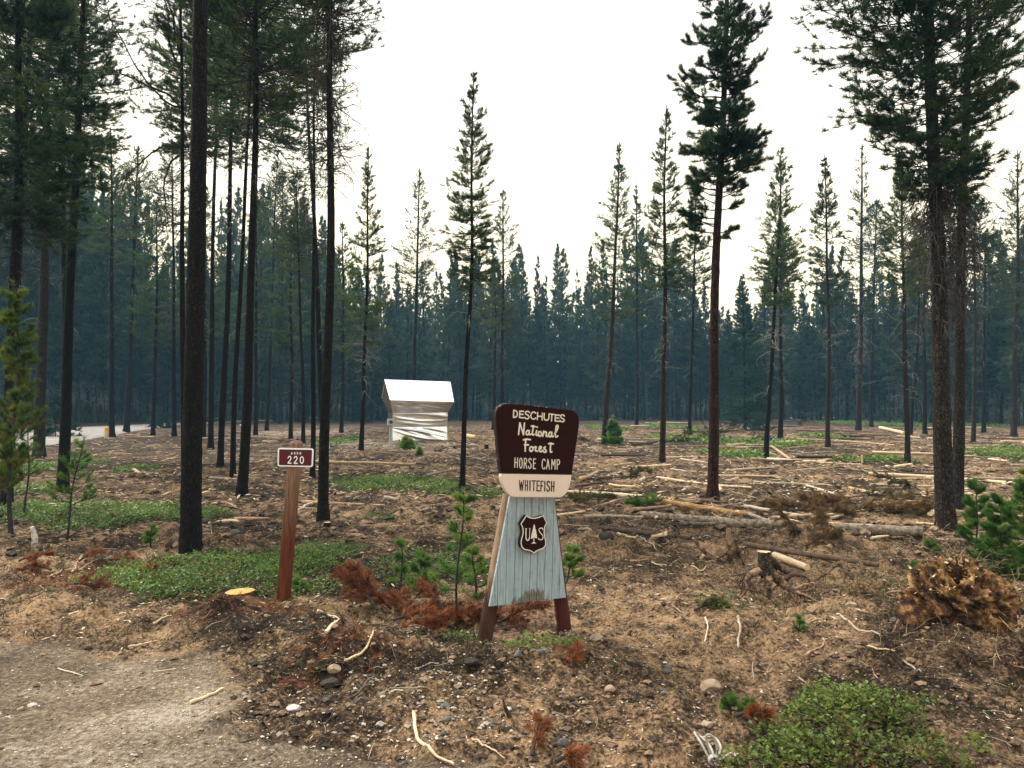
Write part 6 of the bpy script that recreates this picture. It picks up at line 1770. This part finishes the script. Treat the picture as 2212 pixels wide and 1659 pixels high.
for i in range(4):
    a = np.linspace(0, 6.28, 18)
    tubes(mb, np.stack([0.022 * np.cos(a), 0.006 * (i - 1.5) * np.ones(18), 0.025 + 0.02 * np.sin(a)], 1), 0.0055, 8, 0.5)
ro_ = mb.build("rope", surf("white_rope", [(0.3, (0.22, 0.205, 0.175)), (0.7, (0.40, 0.38, 0.34))], 60, bump=0.5, bdist=0.003))
ro_.location = b
tag(ro_, "knotted loop of pale rope lying left of the leafy shrub patch", "rope")

# ------------------------------------------------------------------ green ground cover
gr = np.random.default_rng(31)
def cover(name, Es, per_m2, L, label, mname="leaf", hgt=0.07, cat="ground cover", nz=0.45, thr=0.03, stems=False):
    mb = MB()
    for (cx, cy, rx, ry) in Es:
        n = int(per_m2 * math.pi * rx * ry * 1.5)
        a, q = gr.uniform(0, 6.283, n), np.sqrt(gr.uniform(0, 1, n)) * 1.25
        x, y = cx + rx * q * np.cos(a), cy + ry * q * np.sin(a)
        f = inside([(cx, cy, rx, ry)], x, y, nz, 3.0)
        k = (f > thr) & (gr.uniform(0, 1, n) < 0.35 + 2.2 * f)
        x, y, f = x[k], y[k], f[k]
        h = hgt * gr.uniform(0.1, 1, len(x)) * np.clip(0.35 + 1.2 * f, 0, 1) * (0.5 + fbm(x * 5, y * 5, 2, 12))
        C = np.stack([x, y, height(x, y) + h], 1)
        vv = np.clip(fbm(x * 2.2, y * 2.2, 3, 19) + gr.normal(0, 0.17, len(x)) - 0.05, 0, 1)
        leaves(mb, C, gr, L, 0.55, 0.8, var=vv)
        if stems:
            m_ = len(x) // 30
            T = limbs(gr, C[:m_] - [0, 0, 0.03], gr.uniform(0, 6.28, m_), gr.uniform(0.06, 0.2, m_), gr.uniform(-0.2, 0.9, m_), gr.uniform(-0.3, 0.9, m_), 5)
            tubes(mb, T, 0.002, 3, 0.3, m=1)
    o = mb.build(name, [M[mname], M["twig"]], smooth=False)
    return tag(o, label, cat, kind="stuff")
cover("ground_cover", GREEN["tall"], 3600, 0.026, "bright green low plants round the thickest trunk and marker post", hgt=0.10)
cover("ground_cover", GREEN["left"], 2300, 0.034, "green band of low plants below the leaning trunk at the left", hgt=0.10)
cover("ground_cover", GREEN["mid"], 1500, 0.04, "green strip of low plants between the twig-draped and lone slim pines", hgt=0.08)
cover("ground_cover", GREEN["post"], 1600, 0.028, "sparse green plants behind the marker post", hgt=0.06, thr=0.15)
cover("ground_cover", GREEN["behind"], 2000, 0.026, "green plants behind the dead red boughs", hgt=0.09, thr=0.1)
cover("ground_cover", GREEN["road"], 700, 0.06, "green patches near the road bend", hgt=0.12)
cover("ground_cover", GREEN["kiosk"], 220, 0.09, "small green patches beside the kiosk", hgt=0.12)
cover("ground_cover", GREEN["far"], 110, 0.12, "light green patches among the fallen poles of the clearing", hgt=0.14)
cover("ground_cover", GREEN["right"], 700, 0.06, "dark green growth at the right edge above the young pines", hgt=0.3)
cover("shrub_patch", [ell(1800, 1575, 170, 62), ell(1930, 1600, 150, 70), ell(1690, 1600, 80, 50), ell(1830, 1650, 230, 50)], 9500, 0.024, "leafy low shrub patch of mixed green and brown at the bottom right", "leaf_manz", 0.12, "shrub patch", stems=True, nz=0.9)
cover("ground_cover", [ell(1150, 1418, 75, 17), ell(1000, 1400, 40, 12), ell(1240, 1422, 20, 14)], 4500, 0.022, "small leafy plants under the camp sign", hgt=0.08)
cover("ground_cover", [ell(1880, 1290, 70, 22), ell(1560, 1330, 55, 20), ell(1990, 1290, 60, 20), ell(1925, 1440, 45, 14), ell(2030, 1440, 40, 14), ell(1560, 1350, 30, 14)], 1900, 0.022, "sparse leafy sprigs around the rooted stump", "leaf_manz", hgt=0.09, thr=0.1, stems=True)

# ------------------------------------------------------------------ sparse olive growth and dead sprigs between the logs
mb = MB()
n = 9000
r_ = 4.5 * (45 / 4.5) ** gr.uniform(0, 1, n)
a = gr.uniform(-0.7, 0.7, n)
x, y = r_ * np.sin(a), r_ * np.cos(a)
k = (fbm(x * 0.8, y * 0.6, 4, 131) > 0.545) & (gravel_mask(x, y) < 0.2) & (road_mask(x, y) < 0.2)
x, y, r_ = x[k], y[k], r_[k]
C = np.stack([x, y, height(x, y)], 1)
a = gr.uniform(0, 6.28, len(x))
sc_ = (r_ / 10) ** 0.6
tufts(mb, C, np.stack([np.cos(a), np.sin(a), gr.uniform(0.3, 1.6, len(x))], 1), gr, 9, 0.085 * sc_, 0.007, 15, 70, var=np.clip(fbm(x * 1.5, y * 1.5, 3, 133) + gr.normal(0, 0.15, len(x)), 0, 1))
tag(mb.build("low_growth", M["needle_slash"], smooth=False), "sparse olive and brown low growth among the slash", "low growth", kind="stuff")

# ------------------------------------------------------------------ litter too small to count
def field(n, rmin, rmax, power=1.0, half=0.75):
    r = rmin * (rmax / rmin) ** gr.uniform(0, 1, n) ** power
    a = gr.uniform(-half, half, n)
    return r * np.sin(a), r * np.cos(a)
def slivers(mb, x, y, L, wd, m=0, lift=0.004, var=None, tilt=0.15):
    n = len(x)
    a = gr.uniform(0, 6.283, n)
    D = np.stack([np.cos(a), np.sin(a), gr.normal(0, tilt, n)], 1)
    Sd = nrm(np.cross(D, [0, 0, 1.0]) + 0.25 * gr.standard_normal((n, 3)))
    U = nrm(np.cross(Sd, D))
    c = np.stack([x, y, height(x, y) + lift + np.abs(D[:, 2]) * L * 0.5], 1)
    Ls, Ws = (L * gr.uniform(0.4, 1.4, n))[:, None], (wd * gr.uniform(0.5, 1.5, n))[:, None]
    V = np.stack([c - D * Ls / 2, c + Sd * Ws / 2, c + D * Ls / 2, c - Sd * Ws / 2, c + U * Ws * 0.35], 1).reshape(-1, 3)
    b = np.arange(n)[:, None, None] * 5
    f = np.array([[0, 3, 4], [3, 2, 4], [2, 1, 4], [1, 0, 4]])[None] + b
    mb.add(V, f.reshape(-1, 3), np.repeat(gr.uniform(0, 1, n) if var is None else var, 5), m)
mb = MB()
x, y = field(4200, 3.0, 9.0)
k = (gravel_mask(x, y) < gr.uniform(0, 1.2, len(x)))
slivers(mb, x[k], y[k], 0.030, 0.008)
x, y = field(4500, 6, 30)
slivers(mb, x, y, 0.06, 0.013, lift=0.008)
x, y = field(6500, 13, 65)
slivers(mb, x, y, 0.17, 0.032, lift=0.03)
x, y = field(3500, 3.2, 14)
k = gravel_mask(x, y) < gr.uniform(0, 0.8, len(x))
slivers(mb, x[k], y[k], 0.05, 0.016, var=gr.uniform(-0.1, 0.12, k.sum()), lift=0.006)
x, y = field(4500, 10, 55)
slivers(mb, x, y, 0.2, 0.05, var=gr.uniform(-0.1, 0.12, len(x)), lift=0.02)
x, y = field(1500, 2.9, 6.5)
slivers(mb, x, y, 0.016, 0.007)
tag(mb.build("wood_chips", M["chip"], smooth=False), "pale wood chips scattered over the soil", "wood chips", kind="stuff")
def litter_twigs(n, rmin, rmax, L0, r0, mats, label, seed):
    x, y = field(n, rmin, rmax)
    k = gravel_mask(x, y) < gr.uniform(0, 0.9, n)
    x, y = x[k], y[k]
    n = len(x)
    ds = (np.hypot(x, y) / (0.5 * (rmin + rmax))) ** 0.9
    T = limbs(gr, np.stack([x, y, np.zeros(n)], 1), gr.uniform(0, 6.28, n), gr.uniform(0.3, 1.7, n) * L0 * ds, gr.normal(0.05, 0.15, n), gr.normal(0, 0.15, n), 6, 0.13, 0.06)
    T[..., 2] = height(T[..., 0], T[..., 1]) + 0.006 + np.maximum(0, T[..., 2])
    mb = MB()
    tubes(mb, T, np.linspace(1, 0.5, 6)[None] * (r0 * ds * gr.uniform(0.5, 1.5, n))[:, None], 4, gr.uniform(0, 1, n))
    tag(mb.build("twig_litter", M[mats]), label, "twigs", kind="stuff")
litter_twigs(620, 3.3, 9, 0.13, 0.0024, "wood_grey", "thin grey twigs littering the near soil", 1)
litter_twigs(560, 3.5, 11, 0.12, 0.0024, "wood_dark", "thin dark twigs littering the near soil", 2)
litter_twigs(2200, 8, 50, 0.4, 0.009, "wood_pale", "pale broken sticks littering the clearing", 3)
litter_twigs(1100, 8, 50, 0.4, 0.009, "wood_dark", "dark broken sticks littering the clearing", 4)
# red needle litter
mb = MB()
for (cx, cy, rx, ry) in RED:
    n = int(520 * rx * ry * math.pi)
    a, q = gr.uniform(0, 6.283, n), np.sqrt(gr.uniform(0, 1, n)) * 1.15
    x, y = cx + rx * q * np.cos(a), cy + ry * q * np.sin(a)
    k = fbm(x * 4, y * 4, 3, 61) > 0.46
    x, y = x[k], y[k]
    C = np.stack([x, y, height(x, y) + 0.008], 1)
    a = gr.uniform(0, 6.28, len(x))
    tufts(mb, C, np.stack([np.cos(a), np.sin(a), gr.uniform(0.05, 0.5, len(x))], 1), gr, 12, 0.05, 0.0028, 5, 50)
for v in mb.v: v[:, 2] = np.maximum(v[:, 2], height(v[:, 0], v[:, 1]) + 0.002)
tag(mb.build("needle_litter", M["needle_red"], smooth=False), "rust-red dead pine needles lying in drifts by the driveway", "needle litter", kind="stuff")
# dry straw-like grass and brown needles
mb = MB()
x, y = field(1500, 3.6, 12)
k = (gravel_mask(x, y) < 0.4) & (fbm(x * 1.4, y * 1.4, 3, 71) > 0.5)
C = np.stack([x[k], y[k], height(x[k], y[k])], 1)
a = gr.uniform(0, 6.28, len(C))
tufts(mb, C, np.stack([np.cos(a), np.sin(a), gr.uniform(0.1, 1.2, len(C))], 1), gr, 9, 0.075, 0.0028, 10, 60)
tag(mb.build("dry_grass", M["needle_brown"], smooth=False), "dry brown grass and needles on the soil", "dry grass", kind="stuff")
# pebbles and soil crumbs
def pebbles(x, y, size, mname, name, label, cat):
    n = len(x)
    base = np.array([[1, 0, 0], [-1, 0, 0], [0, 1, 0], [0, -1, 0], [0, 0, 1], [0, 0, -1], [.6, .6, .5], [-.6, .6, .5], [-.6, -.6, .5], [.6, -.6, .5]], float)
    tri = np.array([[0, 6, 4], [0, 2, 6], [2, 4, 6], [2, 7, 4], [2, 1, 7], [1, 4, 7], [1, 8, 4], [1, 3, 8], [3, 4, 8], [3, 9, 4], [3, 0, 9], [0, 4, 9], [2, 0, 5], [1, 2, 5], [3, 1, 5], [0, 3, 5]])
    sc = (size * np.exp(np.clip(gr.normal(0, 0.5, n), -1.2, 1.0)))[:, None, None] * gr.uniform(0.6, 1.2, (n, 1, 3)) * [1, 1, 0.7]
    V = base[None] * sc * gr.uniform(0.75, 1.2, (n, 10, 1))
    a = gr.uniform(0, 6.28, n)
    c, s = np.cos(a)[:, None], np.sin(a)[:, None]
    V = np.stack([V[..., 0] * c - V[..., 1] * s, V[..., 0] * s + V[..., 1] * c, V[..., 2]], -1)
    V = V + np.stack([x, y, height(x, y) + sc[:, 0, 2] * 0.25], -1)[:, None]
    mb = MB()
    mb.add(V.reshape(-1, 3), (tri[None] + np.arange(n)[:, None, None] * 10).reshape(-1, 3), np.repeat(gr.uniform(0, 1, n), 10))
    tag(mb.build(name, M[mname], smooth=False), label, cat, kind="stuff")
x, y = field(9000, 2.6, 8)
k = gr.uniform(0, 1, len(x)) < 0.08 + gravel_mask(x, y)
pebbles(x[k], y[k], 0.0055, "gravel", "gravel", "loose pale gravel stones of the driveway", "gravel")
x, y = field(9000, 3.2, 12)
k = gr.uniform(0, 1, len(x)) < (1.05 - gravel_mask(x, y)) * (0.25 + 1.3 * (fbm(x * 1.3, y * 1.3, 3, 83) > 0.5))
pebbles(x[k], y[k], 0.011, "clod", "soil_clods", "crumbly brown soil clods", "soil clods")
x, y = field(3200, 9, 40)
pebbles(x, y, 0.035, "clod", "soil_clods", "dark soil clods thrown up across the clearing", "soil clods")
x, y = np.array([gp(px, py)[:2] for px, py in zip(gr.normal(900, 200, 600), gr.normal(1530, 50, 600))]).T
pebbles(x, y, 0.0085, "gravel", "gravel", "grey stones churned up below the sign", "gravel")

# ------------------------------------------------------------------ smoke haze
hm = bpy.data.materials.new("haze")
hm.use_nodes = True
hn, hl = hm.node_tree.nodes, hm.node_tree.links
for n_ in list(hn):
    if n_.type != 'OUTPUT_MATERIAL': hn.remove(n_)
pv = hn.new("ShaderNodeVolumePrincipled")
pv.inputs["Color"].default_value = (0.24, 0.56, 0.84, 1)
pv.inputs["Density"].default_value = 0.00072
pv.inputs["Anisotropy"].default_value = 0.0
hl.new(pv.outputs[0], [n_ for n_ in hn if n_.type == 'OUTPUT_MATERIAL'][0].inputs["Volume"])
mb = MB()
h0, h1, hw_ = -1.7, 42.0, 380.0
vv = np.array([[sx_ * hw_, sy_ * hw_, z] for z in (h0, h1) for sx_, sy_ in ((-1, -1), (1, -1), (1, 1), (-1, 1))])
mb.add(vv, [[3, 2, 1, 0], [4, 5, 6, 7], [0, 1, 5, 4], [1, 2, 6, 5], [2, 3, 7, 6], [3, 0, 4, 7]])
tag(mb.build("haze", hm, smooth=False), "thin blue wood smoke hanging in the forest", "haze", kind="stuff")
